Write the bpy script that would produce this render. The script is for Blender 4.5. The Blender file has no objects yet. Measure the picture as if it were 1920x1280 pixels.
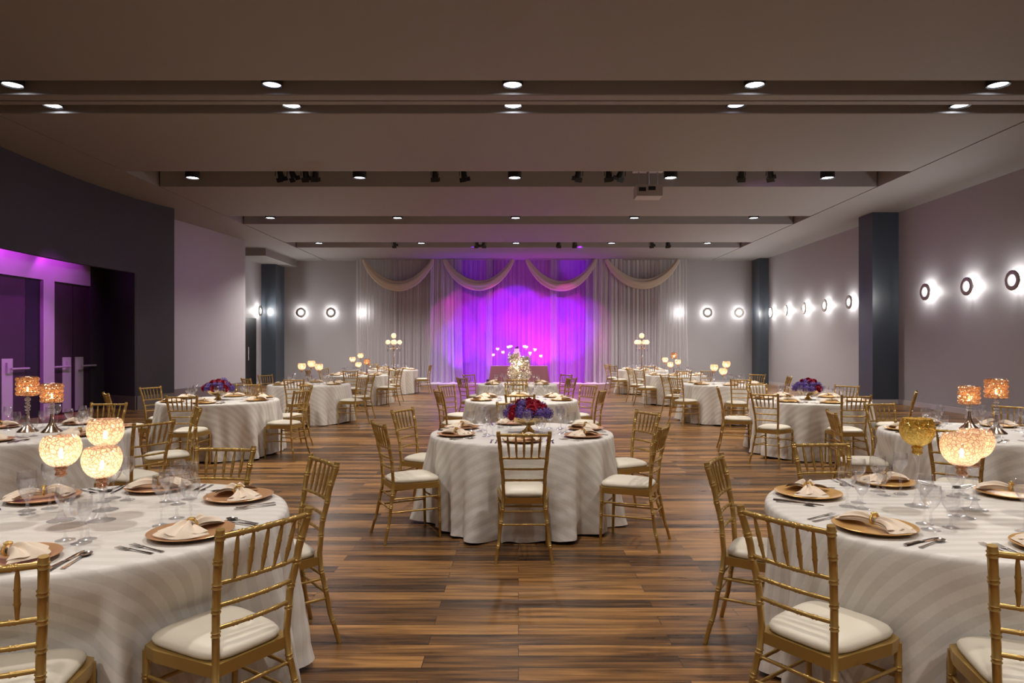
import bpy, math, random
from math import sin, cos, pi, radians as R_, sqrt, atan2, hypot
from mathutils import Vector, Matrix

SC = bpy.context.scene
COL = SC.collection
random.seed(7)

# ------------------------------------------------------------------ camera
FOC, CX, CY, HC = 1280.0, 972.0, 631.0, 1.53      # focal length in pixels, vanishing point, eye height
cam_d = bpy.data.cameras.new('camera')
cam = bpy.data.objects.new('camera', cam_d); COL.objects.link(cam)
cam.location = (0, 0, HC); cam.rotation_euler = (pi/2, 0, 0)
cam_d.sensor_width = 36; cam_d.lens = 36*FOC/1920
cam_d.shift_x = (960-CX)/1920; cam_d.shift_y = (CY-640)/1920*-1
cam_d.clip_end = 100
SC.camera = cam

def at(px, py, Y):
    "point at depth Y seen at pixel px, py"
    return Vector(((px-CX)/FOC*Y, Y, HC-(py-CY)/FOC*Y))

# ------------------------------------------------------------------ tags
def tag(o, label=None, cat=None, group=None, kind=None):
    if label: o['label'] = label
    if cat: o['category'] = cat
    if group: o['group'] = group
    if kind: o['kind'] = kind
    return o

def empty(name, loc=(0, 0, 0), rz=0.0, label=None, cat=None, group=None):
    o = bpy.data.objects.new(name, None); COL.objects.link(o)
    o.empty_display_size = 0.1
    o.location = loc; o.rotation_euler = (0, 0, rz)
    return tag(o, label, cat, group)

CHILD = {}
def put(name, me, parent=None, loc=None, rot=None, scale=None):
    o = bpy.data.objects.new(name, me); COL.objects.link(o)
    if parent is not None:
        o.parent = parent; CHILD.setdefault(parent, []).append(o)
    if loc is not None: o.location = loc
    if rot is not None: o.rotation_euler = rot
    if scale is not None: o.scale = scale
    return o

def copy_tree(o, parent=None):
    c = o.copy(); COL.objects.link(c)
    if parent is not None:
        c.parent = parent; CHILD.setdefault(parent, []).append(c)
    for ch in list(CHILD.get(o, ())):
        copy_tree(ch, c)
    return c

# ------------------------------------------------------------------ mesh builder
class MB:
    def __init__(s): s.v = []; s.f = []; s.uv = None
    def add(s, vs, fs, M=None):
        b = len(s.v)
        s.v += [tuple(M @ Vector(p)) if M is not None else tuple(p) for p in vs]
        s.f += [tuple(i+b for i in f) for f in fs]
        return s
    def box(s, x0, x1, y0, y1, z0, z1, M=None):
        vs = [(x, y, z) for z in (z0, z1) for y in (y0, y1) for x in (x0, x1)]
        fs = [(0, 2, 3, 1), (4, 5, 7, 6), (0, 1, 5, 4), (2, 6, 7, 3), (0, 4, 6, 2), (1, 3, 7, 5)]
        return s.add(vs, fs, M)
    def lathe(s, prof, n=24, M=None, closed=False):
        vs = []; fs = []
        for r, z in prof:
            for k in range(n):
                a = 2*pi*k/n; vs.append((r*cos(a), r*sin(a), z))
        m = len(prof)
        for i in range(m-1 if not closed else m):
            j = (i+1) % m
            for k in range(n):
                k2 = (k+1) % n
                fs.append((i*n+k, i*n+k2, j*n+k2, j*n+k))
        return s.add(vs, fs, M)
    def disc(s, r, z, n=24, M=None, up=True):
        vs = [(r*cos(2*pi*k/n), r*sin(2*pi*k/n), z) for k in range(n)]
        return s.add(vs, [tuple(range(n)) if up else tuple(reversed(range(n)))], M)
    def tube(s, pts, rad, n=8, caps=True, M=None, flat=1.0):
        pts = [Vector(p) for p in pts]
        if not hasattr(rad, '__len__'): rad = [rad]*len(pts)
        vs = []; fs = []
        up = None
        for i, p in enumerate(pts):
            if i == 0: t = pts[1]-pts[0]
            elif i == len(pts)-1: t = pts[-1]-pts[-2]
            else: t = pts[i+1]-pts[i-1]
            t.normalize()
            if up is None:
                ref = Vector((0, 0, 1)) if abs(t.z) < 0.9 else Vector((1, 0, 0))
                a = t.cross(ref).normalized()
            else:
                a = (up - t*up.dot(t)).normalized()
            up = a; b = t.cross(a)
            for k in range(n):
                th = 2*pi*k/n
                vs.append(p + (a*cos(th) + b*sin(th)*flat)*rad[i])
        for i in range(len(pts)-1):
            for k in range(n):
                k2 = (k+1) % n
                fs.append((i*n+k, i*n+k2, (i+1)*n+k2, (i+1)*n+k))
        if caps:
            fs.append(tuple(reversed(range(n)))); L = (len(pts)-1)*n
            fs.append(tuple(L+k for k in range(n)))
        return s.add(vs, fs, M)
    def sphere(s, c, r, nu=12, nv=8, sc=(1, 1, 1), M=None):
        vs = []; fs = []
        for i in range(nv+1):
            ph = pi*i/nv
            for k in range(nu):
                th = 2*pi*k/nu
                vs.append((c[0]+r*sc[0]*sin(ph)*cos(th), c[1]+r*sc[1]*sin(ph)*sin(th), c[2]-r*sc[2]*cos(ph)))
        for i in range(nv):
            for k in range(nu):
                k2 = (k+1) % nu
                fs.append((i*nu+k, i*nu+k2, (i+1)*nu+k2, (i+1)*nu+k))
        return s.add(vs, fs, M)
    def grid(s, fn, nu, nv, wrap=False, uvf=None):
        b = len(s.v)
        for j in range(nv+1):
            for i in range(nu if wrap else nu+1):
                s.v.append(tuple(fn(i/nu, j/nv)))
        w = nu if wrap else nu+1
        for j in range(nv):
            for i in range(nu):
                i2 = (i+1) % w
                s.f.append((b+j*w+i, b+j*w+i2, b+(j+1)*w+i2, b+(j+1)*w+i))
        return s
    def mesh(s, name, mat, smooth=True, sharp=35):
        me = bpy.data.meshes.new(name)
        me.from_pydata([tuple(p) for p in s.v], [], s.f)
        if mat: me.materials.append(mat)
        if smooth:
            me.polygons.foreach_set('use_smooth', [True]*len(me.polygons))
            if sharp and sharp < 180: me.set_sharp_from_angle(angle=R_(sharp))
        me.update()
        return me
    def build(s, name, mat, parent=None, smooth=True, sharp=35, **k):
        return put(name, s.mesh(name, mat, smooth, sharp), parent, **k)

def struct(name, mb, mat, smooth=False, **k):
    o = mb.build(name, mat, None, smooth, **k); o['kind'] = 'structure'; return o

# ------------------------------------------------------------------ materials
def srgb(r, g, b):
    f = lambda c: (c/255/12.92) if c/255 <= .04045 else ((c/255+.055)/1.055)**2.4
    return (f(r), f(g), f(b), 1)

def mat(name, col=(.8, .8, .8, 1), rough=.5, metal=0.0, **kw):
    m = bpy.data.materials.new(name); m.use_nodes = True
    nt = m.node_tree; p = nt.nodes['Principled BSDF']
    if len(col) == 3: col = (*col, 1)
    p.inputs['Base Color'].default_value = col
    p.inputs['Roughness'].default_value = rough
    p.inputs['Metallic'].default_value = metal
    for k, v in kw.items(): p.inputs[k].default_value = v
    return m

def nodes(m):
    return m.node_tree, m.node_tree.nodes, m.node_tree.links, m.node_tree.nodes['Principled BSDF']

def noise_bump(m, scale=40, strength=.1, dist=.01, stretch=None, colvar=0.0):
    nt, N, L, p = nodes(m)
    tc = N.new('ShaderNodeTexCoord'); mp = N.new('ShaderNodeMapping')
    L.new(tc.outputs['Object'], mp.inputs['Vector'])
    if stretch: mp.inputs['Scale'].default_value = stretch
    no = N.new('ShaderNodeTexNoise'); no.inputs['Scale'].default_value = scale
    no.inputs['Detail'].default_value = 3
    L.new(mp.outputs[0], no.inputs['Vector'])
    bu = N.new('ShaderNodeBump'); bu.inputs['Strength'].default_value = strength; bu.inputs['Distance'].default_value = dist
    L.new(no.outputs['Fac'], bu.inputs['Height']); L.new(bu.outputs[0], p.inputs['Normal'])
    if colvar:
        hs = N.new('ShaderNodeHueSaturation'); mr = N.new('ShaderNodeMapRange')
        hs.inputs['Color'].default_value = p.inputs['Base Color'].default_value
        mr.inputs[3].default_value = 1-colvar; mr.inputs[4].default_value = 1+colvar
        L.new(no.outputs['Fac'], mr.inputs[0]); L.new(mr.outputs[0], hs.inputs['Value']); L.new(hs.outputs[0], p.inputs['Base Color'])
    return m

M_wall = noise_bump(mat('wall_fabric', (.385, .375, .395), .6), 8, .15, .004, (60, 60, 4), .03)
M_wall.node_tree.nodes['Principled BSDF'].inputs['Specular IOR Level'].default_value = .3
M_wall_dark = noise_bump(mat('dark_wall_fabric', (.036, .033, .038), .6), 8, .15, .004, (40, 40, 4), .04)
M_column = noise_bump(mat('slate_column_paint', (.050, .064, .084), .35), 4, .05, .002)
M_ceil = noise_bump(mat('ceiling_paint', (.265, .25, .245), .7), 120, .05, .002)
M_slot = mat('slot_paint', (.36, .35, .36), .7)
M_black = mat('black_paint', (.006, .006, .007), .5)
M_kick = mat('taupe_kickboard', (.16, .135, .13), .45)
M_base = mat('pale_baseboard', (.52, .48, .48), .4)
M_steel = noise_bump(mat('brushed_steel', (.62, .61, .62), .40, .4), 6, .05, .001, (2, 2, 80))
M_door = noise_bump(mat('dark_door_wood', (.045, .024, .040), .42), 3, .05, .002, (20, 20, 1), .2)
M_blackdoor = mat('black_door', (.008, .008, .009), .35)
M_gold = noise_bump(mat('gold_lacquer', (.47, .30, .088), .30, .55), 260, .05, .001)
M_cushion = noise_bump(mat('ivory_vinyl', (.74, .68, .56), .45), 60, .12, .002)
M_silver = mat('silverware', (.62, .59, .57), .16, 1.0)
M_copper = mat('copper_charger', (.72, .40, .20), .32, .45)
M_goldp = mat('gold_charger', (.80, .46, .15), .32, .45)
M_napkin = noise_bump(mat('champagne_napkin', (.86, .72, .57), .7, 0.0), 30, .25, .004)
M_ring = noise_bump(mat('gold_beaded_ring', (.80, .55, .20), .25, 1.0), 900, .8, .002)
M_goldbowl = mat('gold_bowl', (.72, .50, .20), .28, .9)
M_red = noise_bump(mat('red_petals', (.36, .006, .03), .6), 60, .4, .01, None, .4)
M_purple = noise_bump(mat('violet_petals', (.11, .05, .27), .6), 60, .4, .01, None, .5)
M_green = mat('leaf_green', (.03, .09, .025), .5)
M_candle = mat('ivory_wax', (.85, .78, .62), .5)
M_rim = noise_bump(mat('sconce_rim', (.42, .38, .36), .4, .2), 50, .02, .001)
M_taupecloth = noise_bump(mat('taupe_satin', (.24, .15, .11), .5), 6, .2, .01, (8, 8, 1))
M_icing = noise_bump(mat('white_icing', (.85, .80, .70), .5), 30, .3, .01)
M_darkflower = mat('dark_flower', (.05, .008, .03), .6)
M_projector = mat('projector_plastic', (.42, .40, .42), .45)
M_under = mat('table_wood', (.25, .15, .08), .5)
M_champ = mat('champagne_metal', (.70, .52, .38), .18, 1.0)

def emis(name, col, s):
    m = mat(name, (0, 0, 0, 1), .5)
    p = m.node_tree.nodes['Principled BSDF']
    p.inputs['Emission Color'].default_value = (*col, 1); p.inputs['Emission Strength'].default_value = s
    return m
M_lens = emis('downlight_lens', (.93, .95, 1.0), 14)
M_lensdim = emis('dim_downlight_lens', (.75, .75, 1.0), 2.2)
M_sconce = emis('sconce_diffuser', (1.0, .98, .94), 1.6)
M_flame = emis('flame', (1.0, .72, .42), 40)

# thin clear glass: transparent sheet with a fresnel sheen
def thin_glass(name, tint=(.985, .988, .99), lo=.09, hi=.5, rough=.09, fade=1.0):
    m = bpy.data.materials.new(name); m.use_nodes = True
    nt = m.node_tree; N, L = nt.nodes, nt.links; N.clear()
    out = N.new('ShaderNodeOutputMaterial'); mix = N.new('ShaderNodeMixShader')
    tr = N.new('ShaderNodeBsdfTransparent'); gl = N.new('ShaderNodeBsdfGlossy')
    tr.inputs[0].default_value = (*tint, 1); gl.inputs[0].default_value = (.95, .95, 1, 1); gl.inputs['Roughness'].default_value = rough
    lw = N.new('ShaderNodeLayerWeight'); lw.inputs[0].default_value = .42
    mr = N.new('ShaderNodeMapRange'); mr.inputs[3].default_value = lo; mr.inputs[4].default_value = hi
    pw = N.new('ShaderNodeMath'); pw.operation = 'POWER'; pw.inputs[1].default_value = 1.6
    L.new(lw.outputs['Facing'], pw.inputs[0]); L.new(pw.outputs[0], mr.inputs[0])
    L.new(mr.outputs[0], mix.inputs[0]); L.new(tr.outputs[0], mix.inputs[1]); L.new(gl.outputs[0], mix.inputs[2])
    L.new(mix.outputs[0], out.inputs[0])
    return m
M_glass = thin_glass('clear_glass')
M_crystal = thin_glass('cut_crystal', (.93, .9, .88), .25, 1.0, .08)

# mosaic mercury glass: voronoi cells, part mirror, part translucent
def mosaic(name, col, metal, scale=55, trans=.55, clear=.12):
    m = bpy.data.materials.new(name); m.use_nodes = True
    nt = m.node_tree; N, L = nt.nodes, nt.links; N.clear()
    out = N.new('ShaderNodeOutputMaterial')
    tc = N.new('ShaderNodeTexCoord')
    vo = N.new('ShaderNodeTexVoronoi'); vo.inputs['Scale'].default_value = scale
    L.new(tc.outputs['Object'], vo.inputs['Vector'])
    vd = N.new('ShaderNodeTexVoronoi'); vd.feature = 'DISTANCE_TO_EDGE'; vd.inputs['Scale'].default_value = scale
    L.new(tc.outputs['Object'], vd.inputs['Vector'])
    bu = N.new('ShaderNodeBump'); bu.inputs['Strength'].default_value = .9; bu.inputs['Distance'].default_value = .01
    L.new(vd.outputs['Distance'], bu.inputs['Height'])
    gl = N.new('ShaderNodeBsdfGlossy'); gl.inputs[0].default_value = (*metal, 1); gl.inputs['Roughness'].default_value = .12
    tl = N.new('ShaderNodeBsdfTranslucent'); tl.inputs[0].default_value = (*col, 1)
    tp = N.new('ShaderNodeBsdfTransparent'); tp.inputs[0].default_value = (*col, 1)
    L.new(bu.outputs[0], gl.inputs['Normal'])
    mr = N.new('ShaderNodeMapRange'); mr.inputs[1].default_value = .03; mr.inputs[2].default_value = .14
    mr.inputs[3].default_value = .25; mr.inputs[4].default_value = trans + .2
    L.new(vd.outputs['Distance'], mr.inputs[0])
    m1 = N.new('ShaderNodeMixShader'); L.new(mr.outputs[0], m1.inputs[0]); L.new(gl.outputs[0], m1.inputs[1]); L.new(tl.outputs[0], m1.inputs[2])
    m2 = N.new('ShaderNodeMixShader'); m2.inputs[0].default_value = clear
    L.new(m1.outputs[0], m2.inputs[1]); L.new(tp.outputs[0], m2.inputs[2]); L.new(m2.outputs[0], out.inputs[0])
    return m
M_mos_rose = mosaic('rose_mosaic_glass', (.92, .66, .50), (.95, .68, .50), 62, .5, .1)
M_mos_gold = mosaic('gold_mosaic_glass', (.95, .70, .22), (.90, .66, .20), 55, .35, .15)
M_mos_cryst = mosaic('crystal_mosaic', (1.0, .72, .50), (.95, .72, .55), 38, .4, .2)
M_globe = mosaic('frosted_globe', (1.0, .80, .62), (.9, .7, .55), 30, .6, .1)

# sheer curtain cloth
def sheer(name, col, transp, trl=.35):
    m = bpy.data.materials.new(name); m.use_nodes = True
    nt = m.node_tree; N, L = nt.nodes, nt.links; N.clear()
    out = N.new('ShaderNodeOutputMaterial')
    d = N.new('ShaderNodeBsdfDiffuse'); t = N.new('ShaderNodeBsdfTranslucent'); tp = N.new('ShaderNodeBsdfTransparent')
    d.inputs[0].default_value = (*col, 1); t.inputs[0].default_value = (*col, 1)
    a = N.new('ShaderNodeMixShader'); a.inputs[0].default_value = trl
    L.new(d.outputs[0], a.inputs[1]); L.new(t.outputs[0], a.inputs[2])
    lw = N.new('ShaderNodeLayerWeight'); lw.inputs[0].default_value = .5
    mr = N.new('ShaderNodeMapRange'); mr.inputs[3].default_value = transp; mr.inputs[4].default_value = transp*.15
    L.new(lw.outputs['Facing'], mr.inputs[0])
    b = N.new('ShaderNodeMixShader'); L.new(mr.outputs[0], b.inputs[0])
    L.new(a.outputs[0], b.inputs[1]); L.new(tp.outputs[0], b.inputs[2]); L.new(b.outputs[0], out.inputs[0])
    return m
M_sheer = sheer('white_sheer', (.70, .68, .70), .5)
M_drape = sheer('grey_white_drape', (.56, .53, .58), .05, .2)
M_centre = sheer('lamp_tinted_backdrop_cloth', (.46, .20, .60), .0, .1)  # violet of the stage lamps is mixed into this cloth's own colour
M_hem = sheer('white_hem_cloth', (.7, .66, .7), .0, .1)
M_swag = sheer('champagne_swag', (.60, .52, .44), .0, .15)

# tablecloth: ivory damask with satin stripes woven in (UV = flat cloth in metres)
def cloth_mat():
    m = mat('ivory_damask', (.62, .57, .53), .6)
    nt, N, L, p = nodes(m)
    uv = N.new('ShaderNodeUVMap'); sp = N.new('ShaderNodeSeparateXYZ'); L.new(uv.outputs[0], sp.inputs[0])
    mu = N.new('ShaderNodeMath'); mu.operation = 'MULTIPLY'; mu.inputs[1].default_value = 2*pi/.076
    L.new(sp.outputs[1], mu.inputs[0])
    si = N.new('ShaderNodeMath'); si.operation = 'SINE'; L.new(mu.outputs[0], si.inputs[0])
    mr = N.new('ShaderNodeMapRange'); mr.inputs[1].default_value = -.12; mr.inputs[2].default_value = .12
    L.new(si.outputs[0], mr.inputs[0])
    mx = N.new('ShaderNodeMix'); mx.data_type = 'RGBA'
    mx.inputs[6].default_value = (.70, .665, .615, 1); mx.inputs[7].default_value = (.785, .75, .70, 1)
    L.new(mr.outputs[0], mx.inputs[0]); L.new(mx.outputs[2], p.inputs['Base Color'])
    m2 = N.new('ShaderNodeMapRange'); m2.inputs[3].default_value = .65; m2.inputs[4].default_value = .45
    L.new(mr.outputs[0], m2.inputs[0]); L.new(m2.outputs[0], p.inputs['Roughness'])
    no = N.new('ShaderNodeTexNoise'); no.inputs['Scale'].default_value = 9; no.inputs['Detail'].default_value = 4
    L.new(uv.outputs[0], no.inputs['Vector'])
    bu = N.new('ShaderNodeBump'); bu.inputs['Strength'].default_value = .25; bu.inputs['Distance'].default_value = .02
    L.new(no.outputs['Fac'], bu.inputs['Height']); L.new(bu.outputs[0], p.inputs['Normal'])
    return m
M_cloth = cloth_mat()

# floor: hand-scraped planks running across the hall
def floor_mat():
    m = mat('acacia_planks', (.2, .1, .05), .3)
    nt, N, L, p = nodes(m)
    tc = N.new('ShaderNodeTexCoord')
    br = N.new('ShaderNodeTexBrick'); br.offset = .37; br.offset_frequency = 2; br.squash = 1.0
    br.inputs['Scale'].default_value = 1.0; br.inputs['Brick Width'].default_value = 1.25; br.inputs['Row Height'].default_value = .125
    br.inputs['Mortar Size'].default_value = .0018; br.inputs['Mortar Smooth'].default_value = .2; br.inputs['Bias'].default_value = 0
    br.inputs['Color1'].default_value = (0, 0, 0, 1); br.inputs['Color2'].default_value = (1, 1, 1, 1); br.inputs['Mortar'].default_value = (.5, .5, .5, 1)
    L.new(tc.outputs['Object'], br.inputs['Vector'])
    # per-plank offset so the grain breaks at seams
    sx = N.new('ShaderNodeSeparateXYZ'); L.new(tc.outputs['Object'], sx.inputs[0])
    bw = N.new('ShaderNodeMath'); bw.operation = 'MULTIPLY'; bw.inputs[1].default_value = 37.0
    cs = N.new('ShaderNodeSeparateColor'); L.new(br.outputs['Color'], cs.inputs[0]); L.new(cs.outputs[0], bw.inputs[0])
    cb = N.new('ShaderNodeCombineXYZ'); L.new(bw.outputs[0], cb.inputs[2])
    ad = N.new('ShaderNodeVectorMath'); ad.operation = 'ADD'; L.new(tc.outputs['Object'], ad.inputs[0]); L.new(cb.outputs[0], ad.inputs[1])
    mp = N.new('ShaderNodeMapping'); mp.inputs['Scale'].default_value = (1.1, 15, 1); L.new(ad.outputs[0], mp.inputs[0])
    n1 = N.new('ShaderNodeTexNoise'); n1.inputs['Scale'].default_value = 1.6; n1.inputs['Detail'].default_value = 6; n1.inputs['Distortion'].default_value = .6
    L.new(mp.outputs[0], n1.inputs['Vector'])
    mp2 = N.new('ShaderNodeMapping'); mp2.inputs['Scale'].default_value = (2.0, 60, 1); L.new(ad.outputs[0], mp2.inputs[0])
    n2 = N.new('ShaderNodeTexNoise'); n2.inputs['Scale'].default_value = 2.2; n2.inputs['Detail'].default_value = 4
    L.new(mp2.outputs[0], n2.inputs['Vector'])
    s1 = N.new('ShaderNodeMath'); s1.operation = 'MULTIPLY_ADD'; s1.inputs[1].default_value = .42; L.new(cs.outputs[0], s1.inputs[0])
    s2 = N.new('ShaderNodeMath'); s2.operation = 'MULTIPLY_ADD'; s2.inputs[1].default_value = .95; s2.inputs[2].default_value = -.30
    L.new(n1.outputs['Fac'], s2.inputs[0]); L.new(s2.outputs[0], s1.inputs[2])
    s3 = N.new('ShaderNodeMath'); s3.operation = 'MULTIPLY_ADD'; s3.inputs[1].default_value = .22; L.new(n2.outputs['Fac'], s3.inputs[0]); L.new(s1.outputs[0], s3.inputs[2])
    rp = N.new('ShaderNodeValToRGB'); cr = rp.color_ramp
    cr.elements[0].position = .10; cr.elements[0].color = (.020, .0095, .005, 1)
    cr.elements[1].position = .85; cr.elements[1].color = (.50, .25, .078, 1)
    e = cr.elements.new(.32); e.color = (.062, .030, .012, 1)
    e = cr.elements.new(.52); e.color = (.19, .088, .027, 1)
    L.new(s3.outputs[0], rp.inputs[0])
    mo = N.new('ShaderNodeMix'); mo.data_type = 'RGBA'; mo.inputs[7].default_value = (.012, .007, .004, 1)
    L.new(br.outputs['Fac'], mo.inputs[0]); L.new(rp.outputs[0], mo.inputs[6]); L.new(mo.outputs[2], p.inputs['Base Color'])
    mr = N.new('ShaderNodeMapRange'); mr.inputs[3].default_value = .22; mr.inputs[4].default_value = .38
    p.inputs['Specular IOR Level'].default_value = .6
    L.new(n1.outputs['Fac'], mr.inputs[0]); L.new(mr.outputs[0], p.inputs['Roughness'])
    bu = N.new('ShaderNodeBump'); bu.inputs['Strength'].default_value = .25; bu.inputs['Distance'].default_value = .006
    sub = N.new('ShaderNodeMath'); sub.operation = 'SUBTRACT'; L.new(n2.outputs['Fac'], sub.inputs[0]); L.new(br.outputs['Fac'], sub.inputs[1])
    L.new(sub.outputs[0], bu.inputs['Height']); L.new(bu.outputs[0], p.inputs['Normal'])
    return m
M_floor = floor_mat()

# ------------------------------------------------------------------ room shell
ZC = 5.08                 # ceiling height
YB = 28.35                # back wall
XR = 10.08
struct('floor', MB().box(-12.2, 11, -5, YB+.3, -.1, 0), M_floor)

def panel(name, x0, x1, y0, y1, z0=ZC, z1=ZC+.42, m=None):
    return struct(name, MB().box(x0, x1, y0, y1, z0, z1), m or M_ceil)
XM = 7.97
panel('ceiling', -XM, XM, -5, 9.12)
panel('ceiling.001', -XM, XM, 10.43, 13.85)
panel('ceiling.002', -XM, XM, 15.2, 18.62)
panel('ceiling.003', -XM, XM, 19.84, 23.3)
panel('ceiling.004', -XM, XM, 24.56, YB)
panel('ceiling_right_side', XM+.035, 11, -5, YB+.1)
panel('ceiling_left_side', -12.2, -XM-.035, -5, YB+.1)
# folding-partition track beam between the two nearest slots
panel('beam_partition_track', -XM, XM, 9.66, 9.86, ZC-.0, ZC+.42)
panel('beam_partition_track.001', -XM, XM, 9.90, 10.04, ZC-.0, ZC+.42)
struct('trim_1', MB().box(-XM, XM, 9.86, 9.90, ZC+.03, ZC+.42), M_black)
struct('ceiling_upper', MB().box(-12.2, 11, -5, YB+.3, ZC+.62, ZC+.7), M_slot)
# far faces of the slots, painted grey
for i, y in enumerate((9.655, 10.425, 15.195, 19.835, 24.555)):
    struct('trim_%d' % (i+2), MB().box(-XM, XM, y-.012, y, ZC+.004, ZC+.42), M_slot)
struct('wall_back', MB().box(-12.2, 11, YB, YB+.2, 0, ZC+.6), M_wall)
struct('wall_right', MB().box(XR, XR+.2, -5, YB, 0, ZC+.3), M_wall)
struct('wall_rear', MB().box(-12.2, 11, -5.2, -5, 0, ZC+.6), M_wall)
struct('baseboard_right', MB().box(XR-.02, XR, -5, 18.1, 0, .12).box(XR-.02, XR, 18.84, 27.45, 0, .12), M_base)
struct('baseboard_back', MB().box(-10.3, XR-.02, YB-.02, YB, 0, .12), M_base)
struct('column_right', MB().box(9.39, XR+.05, 18.1, 18.84, 0, ZC), M_column)
struct('baseboard_column', MB().box(9.375, XR-.02, 18.085, 18.1, 0, .12).box(9.375, 9.39, 18.1, 18.84, 0, .12), M_base)
struct('column_back_right', MB().box(9.70, XR+.05, 27.5, YB, 0, ZC), M_column)
# ---- left side
def wall_path(pts, z0, z1, th=.12):
    mb = MB()
    for (xa, ya), (xb, yb) in zip(pts, pts[1:]):
        d = Vector((xb-xa, yb-ya)).normalized(); n = Vector((-d.y, d.x))*th
        vs = [(xa, ya, z0), (xb, yb, z0), (xb+n.x, yb+n.y, z0), (xa+n.x, ya+n.y, z0),
              (xa, ya, z1), (xb, yb, z1), (xb+n.x, yb+n.y, z1), (xa+n.x, ya+n.y, z1)]
        mb.add(vs, [(0, 3, 2, 1), (4, 5, 6, 7), (0, 1, 5, 4), (1, 2, 6, 5), (2, 3, 7, 6), (3, 0, 4, 7)])
    return mb
def curve_pts(pts, n=8):
    out = []
    P = [Vector(p) for p in pts]; P = [P[0]*2-P[1]] + P + [P[-1]*2-P[-2]]
    for i in range(1, len(P)-2):
        for k in range(n):
            t = k/n
            out.append(tuple(.5*((2*P[i]) + (P[i+1]-P[i-1])*t + (2*P[i-1]-5*P[i]+4*P[i+1]-P[i+2])*t*t + (3*P[i]-P[i-1]-3*P[i+1]+P[i+2])*t**3)))
    out.append(tuple(pts[-1]))
    return out
ZO = 3.29
LW = curve_pts([(-8.2, 3), (-8.9, 9), (-9.2, 12.1), (-9.33, 14.4), (-9.2, 16.45)], 6)
struct('wall_left_header', wall_path(LW, ZO, ZC, .12), M_wall_dark, sharp=20)
LW2 = curve_pts([(-9.2, 16.45), (-9.08, 17.0), (-8.87, 17.6)], 4)
struct('wall_left_pier', wall_path(LW2, 0, ZC, .12), M_wall_dark)
struct('wall_left_near', wall_path(curve_pts([(-6.9, -4.9), (-8.2, 3), (-8.9, 9)], 6), 0, ZC), M_wall_dark)
struct('wall_left_end', MB().add([(-8.87, 17.6, 0), (-10.4, 17.75, 0), (-10.4, 17.75, ZC), (-8.87, 17.6, ZC)], [(0, 1, 2, 3)]), M_wall_dark)
struct('wall_left_reveal', wall_path([(-9.2, 16.45), (-10.32, 17.02)], 0, ZC-.01, .05), M_wall_dark)
struct('wall_left_doors', MB().box(-10.6, -10.42, 7, 17.1, 0, ZC), M_wall_dark)
struct('ceiling_recess', MB().box(-10.42, -9.46, 9, 16.5, 3.62, 3.7), M_wall_dark)
struct('baseboard_left_pier', wall_path([(x+.025, y-.01) for x, y in LW2], 0, .33, .03), M_kick)
struct('baseboard_left_reveal', wall_path([(-9.19, 16.41), (-10.32, 16.98)], 0, .33, .03), M_kick)
# pale curved wall beyond
LP = curve_pts([(-10.2, 17.8), (-9.75, 18.6), (-9.42, 20.5), (-9.2, 22.85)], 6)
struct('wall_left_pale', wall_path(LP, 0, ZC, .12), M_wall)
struct('wall_left_pale_end', MB().box(-10.9, -9.2, 22.85, 23.0, 0, ZC), M_wall)
struct('baseboard_left_pale', wall_path([(x+.03, y) for x, y in LP], 0, .33, .03), M_kick)
struct('wall_left_far', MB().box(-10.5, -10.3, 22.9, YB, 0, ZC+.3), M_wall)
struct('column_back_left', MB().box(-10.3, -9.72, 27.35, YB, 0, 4.82), M_column)
struct('ceiling_soffit', MB().box(-10.3, -9.18, 24.8, YB, 4.82, ZC), M_ceil)
struct('baseboard_left_far', MB().box(-10.3, -10.28, 22.9, 27.35, 0, .12), M_base)

# ---- doors on the left: recessed double doors with steel post and header
hd = struct('trim_door_header', MB().box(-10.42, -10.28, 9.4, 16.4, 2.97, 3.62), M_steel)
struct('trim_door_header_dark', MB().box(-10.42, -10.28, 16.41, 17.0, 0, 3.62), M_wall_dark)
pt = struct('trim_door_post', MB().box(-10.40, -10.26, 14.75, 15.10, 0, 2.97), M_steel)
def door_leaf(idx, y0, y1, plate_side, x=-10.33):
    "plate_side +1: lock edge at the far end"
    d = struct('door_%d' % idx, MB().box(x-.05, x, y0, y1, .02, 2.96), M_door)
    ye = (y1-.06, y1-.36) if plate_side > 0 else (y0+.06, y0+.36)
    ya, yb = min(ye), max(ye)
    MB().box(x, x+.006, ya, yb, .03, 1.28).build('push_plate', M_steel, d, smooth=False)
    yl = (ya+yb)/2
    MB().box(x+.006, x+.05, yl-.05, yl+.05, .98, 1.20).build('latch_case', M_steel, d, smooth=False)
    s = -1 if plate_side > 0 else 1
    MB().tube([(x+.09, yl, 1.07), (x+.09, yl+s*.5, 1.07)], .022, 8).tube([(x+.0, yl+s*.48, 1.07), (x+.09, yl+s*.48, 1.07)], .02, 8).build('push_bar', M_steel, d)
    return d
door_leaf(1, 15.11, 15.82, +1); door_leaf(2, 15.84, 16.40, -1)
door_leaf(3, 12.8, 13.56, +1); door_leaf(4, 13.58, 14.30, -1)
struct('trim_door_side', MB().box(-10.41, -10.33, 14.31, 14.74, 0, 2.96), M_blackdoor)
d5 = struct('door_5', MB().box(-10.3, -10.27, 25.55, 26.75, .01, 2.62), M_blackdoor)
MB().tube([(-10.2, 25.8, 1.0), (-10.2, 25.8, 1.5)], .018, 8).build('pull_handle', M_steel, d5)

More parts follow.
